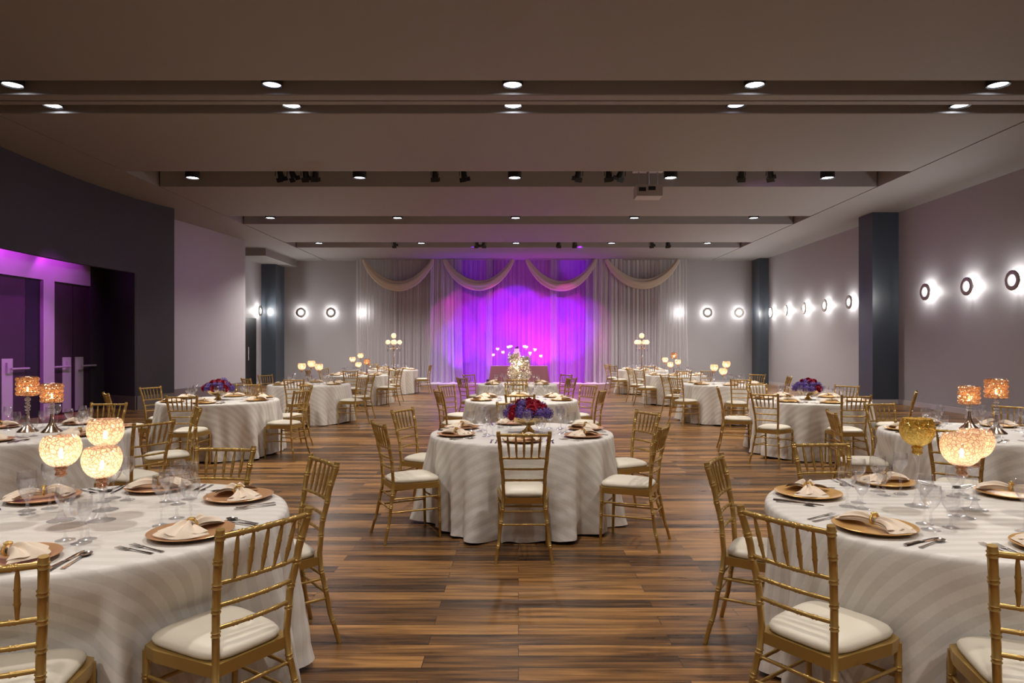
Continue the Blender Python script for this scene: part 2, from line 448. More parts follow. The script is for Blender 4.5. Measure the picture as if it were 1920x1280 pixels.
# ------------------------------------------------------------------ lights in the ceiling
def light(name, kind, loc, energy, col, parent=None, aim=None, **kw):
    d = bpy.data.lights.new(name, kind); d.energy = energy; d.color = col
    for k, v in kw.items(): setattr(d, k, v)
    o = bpy.data.objects.new(name, d); COL.objects.link(o); o.location = loc
    if parent is not None: o.parent = parent
    if aim is not None:
        o.rotation_euler = (Vector(aim)-Vector(loc)).to_track_quat('-Z', 'Y').to_euler()
    return o

XROW = (-6.98, -3.40, -.08, 3.26, 6.62)
DCAN = MB().lathe([(.0, .42), (.135, .42), (.145, .40), (.145, .0), (.128, .0), (.118, .02)], 28).mesh('housing', M_black)
DL = MB().lathe([(.0001, .016), (.118, .02)], 28).mesh('lens', M_lens)
DLD = MB().lathe([(.0001, .016), (.118, .02)], 28).mesh('lens', M_lensdim)
rows = [(9.42, 'nearest ceiling slot'), (10.23, 'second ceiling slot, just behind the track beam'), (14.62, 'wide slot with the projector'),
        (19.2, 'narrow slot behind the projector slot'), (23.9, 'last ceiling slot before the curtains')]
cols = ['far left', 'inner left', 'centre', 'inner right', 'far right']
DOWN_E = 190
for r, (y, rn) in enumerate(rows):
    for c, x in enumerate(XROW):
        o = empty('downlight', (x, y, ZC+.045), 0, 'round black downlight, %s one in the %s' % (cols[c], rn), 'ceiling light', 'downlights in the ceiling slots')
        put('housing', DCAN, o)
        dim = (r, c) in ((0, 1), (1, 3), (2, 1))
        put('lens', DLD if dim else DL, o)
        light('downlight_lamp', 'SPOT', (0, 0, -.02), DOWN_E*(.35 if dim else 1)*(1, 1, 1.15 if c else .75, 1.5 if c else .85, (3.6, 2.0, .3, 2.0, 3.6)[c])[r], (1.0, .925, .85), o, spot_size=R_(136 if r == 4 else 112), spot_blend=.7, shadow_soft_size=.10)
# rows over and behind the camera (out of the picture, lighting the near tables)
for y in (4.3, -.6, -3.8):
    for x in XROW:
        o = put('downlight', DL, None, (x, y, ZC-.02)); tag(o, 'round downlight in the ceiling over the front of the hall', 'ceiling light', 'downlights in the near ceiling')
        light('downlight_lamp', 'SPOT', (0, 0, -.02), DOWN_E*.95, (1.0, .925, .85), o, spot_size=R_(112), spot_blend=.7, shadow_soft_size=.10)

# track heads and tracks
def head_mesh():
    m = MB()
    m.lathe([(.0, 0), (.05, 0), (.06, -.02), (.085, -.2), (.075, -.2), (.04, -.06)], 14)
    return m
CAN = head_mesh().mesh('lamp_can', M_black)
BARN = MB().box(-.1, .1, -.10, -.09, -.31, -.2).box(-.1, .1, .09, .10, -.31, -.2).box(-.1, -.085, -.1, .1, -.212, -.198).box(.085, .1, -.1, .1, -.212, -.198).mesh('barn_door', M_black, smooth=False)
YOKE = MB().tube([(-.09, 0, -.08), (-.09, 0, .1), (.09, 0, .1), (.09, 0, -.08)], .01, 6).tube([(0, 0, .1), (0, 0, .28)], .012, 6).mesh('yoke', M_black)
def track(px0, px1, Y, lab):
    a = (px0-CX)/FOC*Y; b = (px1-CX)/FOC*Y
    o = MB().box(a, b, Y-.03, Y+.03, ZC+.2, ZC+.26).box(a+.1, a+.13, Y-.01, Y+.01, ZC+.26, ZC+.62).box(b-.13, b-.1, Y-.01, Y+.01, ZC+.26, ZC+.62).build('lighting_track', M_black, None, smooth=False)
    tag(o, lab, 'lighting track', 'black lighting tracks')
track(438, 600, 14.1, 'black lighting track in projector slot, first from the left wall')
track(720, 885, 14.1, 'black lighting track in projector slot, left of centre lamp')
track(1060, 1180, 14.1, 'short black lighting track left of the ceiling projector')
track(1285, 1465, 14.1, 'black lighting track right of the ceiling projector')
track(715, 745, 23.6, 'black lighting track in last slot, left end')
track(880, 1265, 23.6, 'long black lighting track in last slot before the curtains')
track(1215, 1300, 19.0, 'black lighting track in narrow slot behind projector')
heads = [(523, 14.1, 'leftmost in the projector slot'), (545, 14.1, 'second from left in the projector slot'), (571, 14.1, 'third from left in the projector slot'), (590, 14.1, 'fourth from left in the projector slot'),
         (815, 14.1, 'left of the centre downlight, outer'), (868, 14.1, 'left of the centre downlight, inner'), (1086, 14.1, 'first left of the projector track'), (1140, 14.1, 'just left of the projector, middle'), (1166, 14.1, 'closest to the projector'),
         (1391, 14.1, 'right of the projector, wide barn doors'), (1443, 14.1, 'rightmost in the projector slot'),
         (738, 23.6, 'leftmost in the last slot'), (893, 23.6, 'above the left swag in the last slot'), (908, 23.6, 'above the purple curtain, left'), (1048, 23.6, 'above the purple curtain, right'), (1077, 23.6, 'right of the purple curtain top'), (1221, 23.6, 'second from right in the last slot'), (1252, 23.6, 'rightmost in the last slot')]
HEADS = {}
for px, Y, where in heads:
    x = (px-CX)/FOC*Y
    o = empty('track_spotlight', (x, Y, ZC+.0), 0, 'small black track spotlight, %s' % where, 'spotlight', 'black track spotlights')
    rr = (R_(random.uniform(18, 38)), 0, random.uniform(-.7, .7))
    put('yoke', YOKE, o, (0, 0, .03), None, (.8, .8, .8)); put('lamp_can', CAN, o, (0, 0, .10), rr, (.8, .8, .8)); put('barn_door', BARN, o, (0, 0, .10), rr, (.8, .8, .8))
    HEADS[px] = o

# projector
pj = empty('projector', ((1215-CX)/FOC*14.5, 14.5, 4.68), 0, 'grey ceiling projector hanging from the slot right of centre', 'projector')
MB().box(-.27, .27, -.2, .22, 0, .24).build('body', M_projector, pj, smooth=False)
MB().box(-.23, -.08, -.206, -.2, .1, .18).box(-.03, .12, -.206, -.2, .12, .2).build('vent', M_black, pj, smooth=False)
MB().lathe([(.0001, 0), (.055, 0), (.06, -.05), (.045, -.05)], 16, Matrix.Translation((.30, 0, .1)) @ Matrix.Rotation(pi/2, 4, 'Y')).build('lens', M_black, pj)
MB().tube([(0, 0, .24), (0, 0, .9)], .03, 8).box(-.32, .32, -.1, .1, .55, .60).tube([(-.3, 0, .6), (-.3, 0, .85)], .012, 6).tube([(.3, 0, .6), (.3, 0, .85)], .012, 6).tube([(-.2, 0, .24), (-.2, 0, .56)], .012, 6).tube([(.2, 0, .24), (.2, 0, .56)], .012, 6).build('mount', M_projector, pj)

# ------------------------------------------------------------------ wall sconces
RING = MB().lathe([(.112, .0), (.122, .022), (.185, .026), (.205, .012), (.205, -.006), (.185, -.012), (.122, -.012), (.112, -.006)], 36, None, True).mesh('ring', M_rim)
DIFF = MB().lathe([(.0001, .012), (.08, .010), (.126, 0)], 32).mesh('diffuser', M_sconce)
KNOB = MB().lathe([(.0001, .05), (.018, .045), (.02, .03), (.012, .01)], 14).mesh('knob', M_steel)
def _mount():
    m = MB().lathe([(.0001, -.10), (.045, -.10), (.045, -.118), (.0001, -.118)], 20)
    for k in range(3):
        a = k*2*pi/3+.5; m.tube([(.13*cos(a), .13*sin(a), -.01), (.13*cos(a), .13*sin(a), -.118)], .004, 5)
    return m
PLATE = _mount().mesh('mount', M_rim)
SC_E = 14
def sconce(p, n, lab, e=1.0):
    "n: unit normal into the room; ring stands 13 cm off the wall"
    o = empty('wall_sconce', (p[0]+n[0]*.13, p[1]+n[1]*.13, p[2]), 0, lab, 'wall lamp', 'round ring wall sconces')
    o.rotation_euler = Vector((n[0], n[1], 0)).to_track_quat('Z', 'Y').to_euler()
    put('ring', RING, o); put('diffuser', DIFF, o); put('knob', KNOB, o); put('mount', PLATE, o, (0, 0, -.012))
    light('sconce_front_lamp', 'AREA', (0, 0, .03), 14*e, (1.0, .97, .93), o, shape='DISK', size=.22).rotation_euler = (pi, 0, 0)
    light('sconce_lamp', 'POINT', (0, 0, -.03), SC_E*e, (1.0, .97, .92), o, shadow_soft_size=.03)
ZS = 2.86
rw = ['third from the near edge', 'second along', 'closest to the grey column']
for i, y in enumerate((13.75, 15.15, 16.7)):
    sconce((XR, y, ZS), (-1, 0), 'round glowing ring sconce on near right wall, %s' % ['at the picture edge', 'middle one of three', 'next to the slate column'][i], 1.1)
for i, y in enumerate((20.55, 22.2, 23.8, 25.4, 26.9)):
    sconce((XR, y, ZS), (-1, 0), 'round glowing ring sconce beyond the slate column, %s of five' % ['first', 'second', 'third', 'fourth', 'last'][i], .9)
for px, lab in ((566, 'outer one left of the curtains'), (622, 'inner one left of the curtains'), (1325, 'inner one right of the curtains'), (1384, 'outer one right of the curtains'),
                (683, 'seen through the left sheer'), (1270, 'seen through the right sheer')):
    p = at(px, 568, YB); sconce((p.x, YB, p.z), (0, -1), 'round glowing ring sconce on back wall, %s' % lab, .3 if 'sheer' in lab else .75)
sconce((-10.3, 26.9, 2.93), (1, 0), 'round glowing ring sconce above the black far left door', 1.2)

# ------------------------------------------------------------------ curtains
def drape(name, px0, px1, Y, m, lab, amp=.05, wl=.16, ztop=ZC-.01, seed=0, flare=.0, top_amp=.35, group='curtain panels'):
    rnd = random.Random(seed)
    x0 = (px0-CX)/FOC*Y; x1 = (px1-CX)/FOC*Y; W = x1-x0
    n = int(W/.013); ph = [rnd.uniform(0, 6.28) for _ in range(6)]
    def f(u, v):
        s = u*W
        t = 1-v      # v=0 top
        a = amp*(top_amp+(1-top_amp)*v)
        wob = .35*sin(s*1.7+ph[0]) + .25*sin(s*3.1+ph[1])
        y = a*(1-abs(sin(pi*s/wl + 2.2*wob + v*.5*sin(s*2+ph[2]))))*1.7 + a*.6*sin(2*pi*s/(wl*2.3)+ph[3]+v*.8*sin(s+ph[4])) + .32*a*sin(2*pi*s/(wl*.41)+ph[5]+wob*4)
        z = ztop*(1-v) + .012
        x = x0 + s + .02*v*sin(s*5+ph[1]) + flare*(v**3)*(u-.5)
        if v > .97: y -= .05*(v-.97)/.03
        return (x, Y + y, z)
    mb = MB().grid(f, n, 14)
    o = mb.build(name, m, None, sharp=180)
    return tag(o, lab, 'curtain', group)
YS = 27.9
drape('curtain', 668, 742, YS, M_sheer, 'outermost left white sheer curtain, wall sconce glowing through it', .045, .15, seed=1)
drape('curtain', 738, 812, YS+.15, M_drape, 'grey white drape behind the left candelabra', .05, .17, seed=2)
drape('curtain', 806, 850, YS-.16, M_drape, 'pale grey gathered drape left of the purple lit curtains', .075, .2, seed=3, flare=.1)
drape('curtain', 843, 866, YS-.02, M_sheer, 'sheer white curtain over left edge of the purple backdrop', .05, .17, seed=4, flare=.1)
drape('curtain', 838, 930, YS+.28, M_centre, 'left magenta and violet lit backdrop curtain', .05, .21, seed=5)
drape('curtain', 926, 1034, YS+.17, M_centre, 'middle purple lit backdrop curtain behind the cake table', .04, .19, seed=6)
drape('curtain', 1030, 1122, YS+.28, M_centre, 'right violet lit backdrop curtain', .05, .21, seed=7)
drape('curtain', 912, 924, YS+.02, M_sheer, 'narrow sheer gathered strip left of the wedding cake', .05, .14, seed=12)
drape('curtain', 1032, 1044, YS+.02, M_sheer, 'narrow sheer gathered strip right of the wedding cake', .05, .14, seed=13)
drape('curtain', 1098, 1122, YS-.06, M_sheer, 'sheer white curtain over right edge of the purple backdrop', .05, .17, seed=8, flare=.1)
drape('curtain', 1112, 1170, YS-.16, M_drape, 'pale grey gathered drape right of the purple lit curtains', .07, .19, seed=9)
drape('curtain', 1164, 1240, YS+.15, M_drape, 'grey white drape behind the right candelabra', .05, .17, seed=10)
drape('curtain', 1234, 1288, YS, M_sheer, 'outermost right white sheer curtain, wall sconce glowing through it', .045, .15, seed=11, flare=.2)
def swag(px0, px1, dip, lab, seed):
    rnd = random.Random(seed); Y = YS-.22
    x0 = (px0-CX)/FOC*Y; x1 = (px1-CX)/FOC*Y; zt = ZC-.03; zd = HC-(dip-CY)/FOC*Y
    nu, nv = 60, 26
    def f(u, v):
        c = 4*u*(1-u)
        zc = zt - (zt-zd)*c**.85
        w = .07 + .13*c
        th = 2*pi*v
        fold = 1 + .16*sin(5*th + 2*u) + .08*sin(9*th-3*u)
        slope = (zt-zd)*4*(2*u-1)/(x1-x0)
        L = sqrt(1+slope*slope); nx, nz = -slope/L, 1/L
        o = w*cos(th)*fold
        return (x0+(x1-x0)*u + nx*o, Y - w*.5*sin(th)*fold, min(zc + nz*o, ZC-.005))
    mb = MB().grid(f, nu, nv)
    tag(mb.build('curtain_swag', M_swag, None, sharp=180), lab, 'curtain swag', 'champagne swags')
swag(682, 812, 519, 'champagne cloth swag furthest left on the curtain top', 1)
swag(833, 962, 518, 'champagne cloth swag left of the curtain centre', 2)
swag(988, 1117, 519, 'champagne cloth swag right of the curtain centre', 3)
swag(1137, 1272, 515, 'champagne cloth swag furthest right on the curtain top', 4)
# cloth pooled on the floor along the curtain foot
def pool(u, v):
    x = (790-CX)/FOC*27.7 + u*((1140-790)/FOC*27.7)
    a = pi*v
    return (x, 27.62 - .16*cos(a)*(1+.3*sin(x*7)), .004+.06*sin(a)*(1+.35*sin(x*9)+.2*sin(x*23)))
tag(MB().grid(pool, 260, 8).build('curtain_hem', M_hem, None, sharp=180), 'white cloth pooled on the floor along the curtain foot', 'curtain hem')

# purple stage lighting from the last slot, aimed at the backdrop
MAG, VIO = (.95, .015, .70), (.27, .012, 1.0)
PW = 235
for (x, tx, z, col, e, sz) in ((-2.2, -2.2, 2.9, MAG, .7, 24), (-2.0, -2.25, 1.0, VIO, 1.5, 30), (-1.4, -1.5, 2.1, VIO, 1.3, 34), (-1.0, -.8, 3.0, MAG, .9, 24),
                         (-.5, -.5, 1.3, VIO, 1.5, 34), (.1, -.1, 2.6, VIO, 2.0, 36), (.6, .55, 2.6, MAG, .9, 30), (.9, .9, 1.3, MAG, .6, 34),
                         (1.5, 1.6, 2.0, VIO, 2.1, 38), (1.9, 2.0, 3.1, MAG, .7, 22), (2.3, 2.45, 2.6, VIO, .9, 24), (2.2, 2.45, 1.0, MAG, .9, 30),
                         (-2.4, -2.75, 2.3, MAG, .6, 26), (2.5, 2.85, 2.2, MAG, .5, 26)):
    light('stage_lamp', 'SPOT', (x, 24.0, ZC-.05), PW*e, col, None, (tx, 28.1, z), spot_size=R_(sz), spot_blend=.3, shadow_soft_size=.04)
light('stage_lamp', 'SPOT', (2.2, 24.0, ZC-.05), 150, VIO, None, (2.3, 28.1, 4.95), spot_size=R_(22), spot_blend=.8, shadow_soft_size=.04)
light('stage_lamp', 'SPOT', (-1.6, 24.0, ZC-.05), 50, VIO, None, (-1.9, 28.1, 4.95), spot_size=R_(20), spot_blend=.9, shadow_soft_size=.04)
# LED wash fixtures on the floor at the foot of the backdrop
PARB = MB().lathe([(.0001, 0), (.07, 0), (.085, .03), (.085, .16), (.07, .16), (.06, .1)], 16).mesh('lamp_can', M_black)
PARL = MB().lathe([(.0001, .1), (.06, .1)], 16).mesh('lens', emis('led_lens', (.8, .2, 1.0), 6))
for i, (x, col) in enumerate(((-2.35, VIO), (-1.2, VIO), (.95, MAG), (2.0, VIO))):
    o = empty('floor_uplight', (x, 27.35, .03), 0, 'small black LED uplight on the floor by the purple curtain, %s' % ['first from left', 'second from left', 'third from left', 'rightmost'][i], 'uplight', 'LED uplights')
    put('lamp_can', PARB, o, None, (R_(-14), 0, 0)); put('lens', PARL, o, None, (R_(-14), 0, 0))
    light('uplight_lamp', 'SPOT', (0, .03, .14), 150, col, o, None, spot_size=R_(80), spot_blend=.9, shadow_soft_size=.05).rotation_euler = (pi-R_(14), 0, 0)
# purple wash over the left doors and a fainter one over the pale wall
for yy, ee in ((12.6, 17), (13.9, 17), (15.2, 16)):
    light('recess_lamp', 'SPOT', (-9.62, yy, 3.56), ee, (.75, .05, 1.0), None, (-10.37, yy+.1, 3.0), spot_size=R_(112), spot_blend=.3, shadow_soft_size=.05)
light('recess_lamp', 'SPOT', (-6.9, 12.6, ZC-.1), 420, (.8, .10, 1.0), None, (-10.2, 14.3, 1.4), spot_size=R_(30), spot_blend=.6, shadow_soft_size=.06)
light('stage_lamp', 'SPOT', (-3.0, 19.0, ZC-.1), 60, (.75, .25, 1.0), None, (-9.6, 20.2, 2.2), spot_size=R_(60), spot_blend=.9, shadow_soft_size=.06)
light('stage_lamp', 'SPOT', (4.0, 14.2, ZC-.1), 30, (.85, .35, 1.0), None, (10.1, 17.5, 2.2), spot_size=R_(70), spot_blend=.9, shadow_soft_size=.06)
light('stage_lamp', 'SPOT', (0, 24.0, ZC-.1), 480, (.80, .06, 1.0), None, (0, 26.6, 0), spot_size=R_(75), spot_blend=.8, shadow_soft_size=.06)

# ------------------------------------------------------------------ chair
POSTK = [(0, .200, -.275), (.2, .172, -.225), (.44, .144, -.190), (.6, .150, -.200), (.75, .164, -.228), (.93, .181, -.272)]
def post_at(z):
    for (z0, x0, y0), (z1, x1, y1) in zip(POSTK, POSTK[1:]):
        if z <= z1:
            t = (z-z0)/(z1-z0); t2 = t*t*(3-2*t)*.5+t*.5
            return x0+(x1-x0)*t2, y0+(y1-y0)*t2
    return POSTK[-1][1:]
def bamboo(mb, p0, p1, r, n=8, nodes_at=(), seg=None, r1=None, ends=1.0):
    "rod with paired rings at fractions nodes_at; p0,p1 may be a function of t"
    f = seg if seg else (lambda t: Vector(p0).lerp(Vector(p1), t))
    L = (f(1)-f(0)).length; e = .0042/L
    ts = {0.0: 1, 1.0: 1}
    for k in range(1, 6 if seg else 2): ts[k/(6 if seg else 2)] = 1
    for c in nodes_at:
        for d, s in ((-2.6, 1), (-1.6, 1.24), (-.6, 1.02), (.6, 1.02), (1.6, 1.24), (2.6, 1)):
            ts[c+d*e] = s
    kk = sorted(t for t in ts if 0 <= t <= 1)
    pts = [f(t) for t in kk]
    rad = [(r + ((r1-r)*t if r1 else 0))*ts[t]*(ends if t in (0.0, 1.0) else 1) for t in kk]
    mb.tube(pts, rad, n); return mb
def chair_parts():
    root = empty('chiavari_chair')
    for s in (-1, 1):
        mb = MB()
        def seg(t, s=s):
            z = t*.93; x, y = post_at(z); return Vector((s*x, y, z))
        bamboo(mb, None, None, .0115, 10, (.12, .30, .40, .60, .69, .785, .88, .972), seg, .0148)
        mb.build('back_leg', M_gold, root, sharp=60)
        mb = MB()
        bamboo(mb, (s*.182, .185, 0), (s*.182, .172, .43), .0105, 8, (.3, .55, .78), None, .0145)
        mb.build('leg', M_gold, root, sharp=60)
    # seat frame: bowed trapezoid band
    out = [(-.150, -.195), (.150, -.195), (.196, .10), (.19, .165), (.13, .205), (-.13, .205), (-.19, .165), (-.196, .10)]
    inn = [(x*.86, y*.86) for x, y in out]
    k = len(out); vs = []
    for (z, o_) in ((.405, 1.0), (.45, 1.01)):
        vs += [(x*o_, y*o_, z) for x, y in out]
    vs += [(x, y, .45) for x, y in inn] + [(x, y, .405) for x, y in inn]
    fs = []
    for i in range(k):
        j = (i+1) % k
        fs += [(i, j, k+j, k+i), (k+i, k+j, 2*k+j, 2*k+i), (2*k+i, 2*k+j, 3*k+j, 3*k+i), (3*k+i, 3*k+j, j, i)]
    MB().add(vs, fs).build('seat_frame', M_gold, root, smooth=False)
    # cushion: rounded trapezoid pillow
    def cu(u, v):
        th = 2*pi*u
        e = .42
        cx = math.copysign(abs(cos(th))**e, cos(th)); sy = math.copysign(abs(sin(th))**e, sin(th))
        w = .188 - .035*(1-sy)/2
        prof = [(.0, .506), (.35, .505), (.62, .502), (.82, .494), (.95, .481), (1.0, .468), (.985, .455), (.93, .448), (.0, .447)]
        i = min(int(v*8+1e-6), 8); q, z = prof[i]
        return (cx*w*q, .006+sy*.196*q, z)
    MB().grid(cu, 44, 8, True).build('cushion', M_cushion, root, sharp=180)
    # rails
    def rail(z, name, r, nn):
        x, y = post_at(z)
        def seg(t):
            return Vector((-x+2*x*t, y-.014*(1-(2*t-1)**2), z))
        bamboo(MB(), None, None, r, 8, nn, seg).build(name, M_gold, root, sharp=60) if 0 else None
        mb = MB(); bamboo(mb, None, None, r, 8, nn, seg); mb.build(name, M_gold, root, sharp=60)
    rail(.905, 'top_rail', .0105, (.2, .35, .5, .65, .8))
    for z in (.737, .657, .577): rail(z, 'back_rail', .0082, (.22, .41, .59, .78))
    for i in range(5):
        t = (i-2)/2; xt = t*.118; xb = t*.103
        _, yt = post_at(.905); _, yb = post_at(.737)
        b = .014*(1-(t*.65)**2)
        p0 = Vector((xb, yb-b, .737)); p1 = Vector((xt, yt-b, .905))
        mb = MB(); kk = [0, .12, .30, .33, .36, .40, .56, .60, .63, .80, .90, 1]
        rr = [.0048, .0062, .0085, .0105, .0085, .0088, .0088, .0105, .0085, .0075, .0055, .0045]
        mb.tube([p0.lerp(p1, t_) for t_ in kk], rr, 7); mb.build('spindle', M_gold, root, sharp=60)
    # stretchers
    for z in (.335, .235):
        for s in (-1, 1):
            x, y = post_at(z)
            bamboo(mb := MB(), (s*x, y, z), (s*.182, .178, z), .0072, 7, (.35, .65)); mb.build('stretcher', M_gold, root, sharp=60)
    for z in (.352, .262):
        x, y = post_at(z)
        bamboo(mb := MB(), (-x, y, z), (x, y, z), .0072, 7, (.35, .65)); mb.build('stretcher', M_gold, root, sharp=60)
    bamboo(mb := MB(), (-.182, .178, .30), (.182, .178, .30), .0072, 7, (.35, .65)); mb.build('stretcher', M_gold, root, sharp=60)
    return root
CHAIR = chair_parts(); CHAIR_USED = [False]
def place_chair(mx, my, face, label, group):
    "mx,my: middle of the top rail on the floor plan; face: heading of the chair front in radians"
    o = CHAIR if not CHAIR_USED[0] else copy_tree(CHAIR); CHAIR_USED[0] = True
    o.location = (mx+.27*cos(face), my+.27*sin(face), 0); o.rotation_euler = (0, 0, face-pi/2)
    tag(o, label, 'chair', group); return o

# ------------------------------------------------------------------ tables and cloths
ZT = .765
def cloth_mesh(seed, chairs=(), Rt=.805, deep=.95):
    'chairs: (x, y, heading) of seat origins relative to the table centre; the cloth hangs in front of the seats'
    rnd = random.Random(seed)
    K = 17; comps = [(rnd.randint(11, 14), 1.0, rnd.uniform(0, 6.28)), (rnd.randint(17, 21), .8, rnd.uniform(0, 6.28)), (rnd.randint(5, 7), .5, rnd.uniform(0, 6.28)), (rnd.randint(24, 29), .3, rnd.uniform(0, 6.28))]
    prof = [(0, 0), (.4, 0), (.7, 0), (.93, 0), (.98, -.002), (1.0, -.008), (1.008, -.022)]
    n = 288; rows_ = len(prof); H = ZT-.022-.018; nv = 20
    v = []; uv = []
    for q, dz in prof:
        for k in range(n):
            a = 2*pi*k/n; v.append((Rt*q*cos(a), Rt*q*sin(a), ZT+dz)); uv.append((Rt*q*cos(a), Rt*q*sin(a)))
    def fold(a): return sum(c[1]*sin(c[0]*a+c[2]) for c in comps)/1.6
    for j in range(1, nv+1):
        t = j/nv
        for k in range(n):
            a = 2*pi*k/n
            fl = fold(a + .06*t*sin(3*a+seed))
            fs = (abs(fl)**.8)*(1 if fl > 0 else -1)
            r = Rt*1.008 + .05*t**.9 + (.060*t**1.05)*fs*deep*1.6 + .0035*sin(30*t+7*a+seed)*t
            zz = ZT-.022 - H*t; w = min(1, max(0, (.70-zz)/.18))
            if w > 0:
                for (sx, sy, hd) in chairs:
                    d_ = abs((a-atan2(sy, sx)+pi) % (2*pi)-pi)
                    if d_ > .62: continue
                    ct, st_ = cos(hd), sin(hd)
                    lx = r*cos(a)-sx; ly = r*sin(a)-sy
                    fw = lx*ct+ly*st_; side = -lx*st_+ly*ct        # in the chair's frame
                    over = .222-fw
                    if over > 0:
                        lim = min(1, max(0, (.29-abs(side))/.075))
                        den = cos(a)*(-ct)+sin(a)*(-st_)
                        if den > .3: r -= over/den*lim*w
            z = ZT-.022 - H*t + (.02*(1-t)*0 + .012*t*sin(4*a+seed) + .006*t*fs if j < nv else .010*sin(4*a+seed)+.010*fs)
            z = max(z, .004)
            v.append((r*cos(a), r*sin(a), z)); s = Rt*1.0+.02+H*t; uv.append((s*cos(a), s*sin(a)))
    f = []
    tot = len(prof)+nv
    for i in range(tot-1):
        for k in range(n):
            k2 = (k+1) % n
            if i == 0:
                f.append((n+k, n+k2, 0) if False else (i*n+k, i*n+k2, (i+1)*n+k2, (i+1)*n+k))
            else: f.append((i*n+k, i*n+k2, (i+1)*n+k2, (i+1)*n+k))
    me = bpy.data.meshes.new('tablecloth'); me.from_pydata(v, [], [tuple(reversed(q)) for q in f]); me.materials.append(M_cloth)
    l = me.uv_layers.new(name='UVMap')
    for lp in me.loops: l.data[lp.index].uv = uv[lp.vertex_index]
    me.polygons.foreach_set('use_smooth', [True]*len(me.polygons)); me.update()
    return me
TOP = MB().lathe([(.0001, .755), (.78, .755), (.785, .745), (.78, .735), (.0001, .735)], 40).mesh('tabletop', M_under)
PED = MB().lathe([(.0001, .735), (.05, .735), (.045, .3), (.05, .06), (.25, .03), (.26, 0), (.0001, 0)], 20).mesh('pedestal', M_under)

# tableware meshes
CHG = [MB().lathe([(.0001, .006), (.105, .006), (.118, .008), (.150, .019), (.163, .0215), (.165, .020), (.150, .014), (.118, .0015), (.0001, .0005)], 48).mesh('charger_plate', m) for m in (M_copper, M_goldp)]
def goblet(H, rb, rbase, bowl_h, rtop, seg=26):
    zb = H-bowl_h
    p = [(.0001, .004), (rbase*.5, .004), (rbase, .0015), (rbase, 0), (rbase*.5, .006), (.008, .012), (.0048, .03), (.0042, zb*.45), (.0075, zb*.55), (.0045, zb*.65), (.005, zb-.012), (.012, zb-.003)]
    for t in (.12, .3, .5, .7, .85, 1.0):
        r = rb*sqrt(max(0, 1-(1-min(t/.6, 1))**2))
        if t > .6: r = rb+(rtop-rb)*(t-.6)/.4
        p.append((r, zb+bowl_h*t))
    q = [(r-.002, z) for r, z in reversed(p[-6:])]
    return MB().lathe(p+q, seg)
GLS = {'wine_glass': goblet(.215, .036, .035, .085, .032).mesh('wine_glass', M_glass),
       'water_goblet': goblet(.185, .041, .037, .095, .038).mesh('water_goblet', M_glass),
       'tumbler': goblet(.155, .036, .033, .085, .034).mesh('small_goblet', M_glass)}
def fork_mesh():
    mb = MB()
    st = [(-.095, .0085, .002), (-.07, .007, .0025), (-.03, .004, .004), (.01, .0032, .006), (.03, .006, .006), (.042, .011, .004), (.05, .0125, .003)]
    for (y0, w0, z0), (y1, w1, z1) in zip(st, st[1:]):
        mb.add([(-w0, y0, z0), (w0, y0, z0), (w1, y1, z1), (-w1, y1, z1), (-w0, y0, z0-.0015), (w0, y0, z0-.0015), (w1, y1, z1-.0015), (-w1, y1, z1-.0015)],
               [(0, 1, 2, 3), (7, 6, 5, 4), (0, 4, 5, 1), (2, 6, 7, 3), (1, 5, 6, 2), (3, 7, 4, 0)])
    for i in range(4):
        x = (i-1.5)*.0068
        mb.add([(x-.0016, .05, .003), (x+.0016, .05, .003), (x+.001, .095, .006), (x-.001, .095, .006), (x-.0016, .05, .0015), (x+.0016, .05, .0015), (x+.001, .095, .0045), (x-.001, .095, .0045)],
               [(0, 1, 2, 3), (7, 6, 5, 4), (0, 4, 5, 1), (2, 6, 7, 3), (1, 5, 6, 2), (3, 7, 4, 0)])
    return mb
def knife_mesh():
    mb = MB(); st = [(-.115, .008, .005), (-.09, .009, .006), (-.02, .0065, .005), (.0, .009, .002), (.07, .0105, .0015), (.105, .007, .0012), (.118, .002, .001)]
    for (y0, w0, h0), (y1, w1, h1) in zip(st, st[1:]):
        mb.add([(-w0, y0, .0005), (w0, y0, .0005), (w1, y1, .0005), (-w1, y1, .0005), (-w0, y0, h0+.001), (w0*.6, y0, h0+.001), (w1*.6, y1, h1+.001), (-w1, y1, h1+.001)],
               [(4, 5, 6, 7), (3, 2, 1, 0), (0, 1, 5, 4), (1, 2, 6, 5), (2, 3, 7, 6), (3, 0, 4, 7)])
    return mb
def spoon_mesh():
    mb = MB(); st = [(-.095, .0085, .002), (-.07, .007, .0025), (-.02, .0038, .005), (.03, .003, .006)]
    for (y0, w0, z0), (y1, w1, z1) in zip(st, st[1:]):
        mb.add([(-w0, y0, z0), (w0, y0, z0), (w1, y1, z1), (-w1, y1, z1), (-w0, y0, z0-.0015), (w0, y0, z0-.0015), (w1, y1, z1-.0015), (-w1, y1, z1-.0015)],
               [(0, 1, 2, 3), (7, 6, 5, 4), (0, 4, 5, 1), (2, 6, 7, 3), (1, 5, 6, 2), (3, 7, 4, 0)])
    def bowl(u, v):
        th = 2*pi*u; return (.020*v*cos(th), .058+.030*v*sin(th), .0012+.0065*v*v)
    mb.grid(bowl, 18, 5, True); return mb
FORK, KNIFE, SPOON = fork_mesh().mesh('fork', M_silver), knife_mesh().mesh('knife', M_silver), spoon_mesh().mesh('spoon', M_silver)
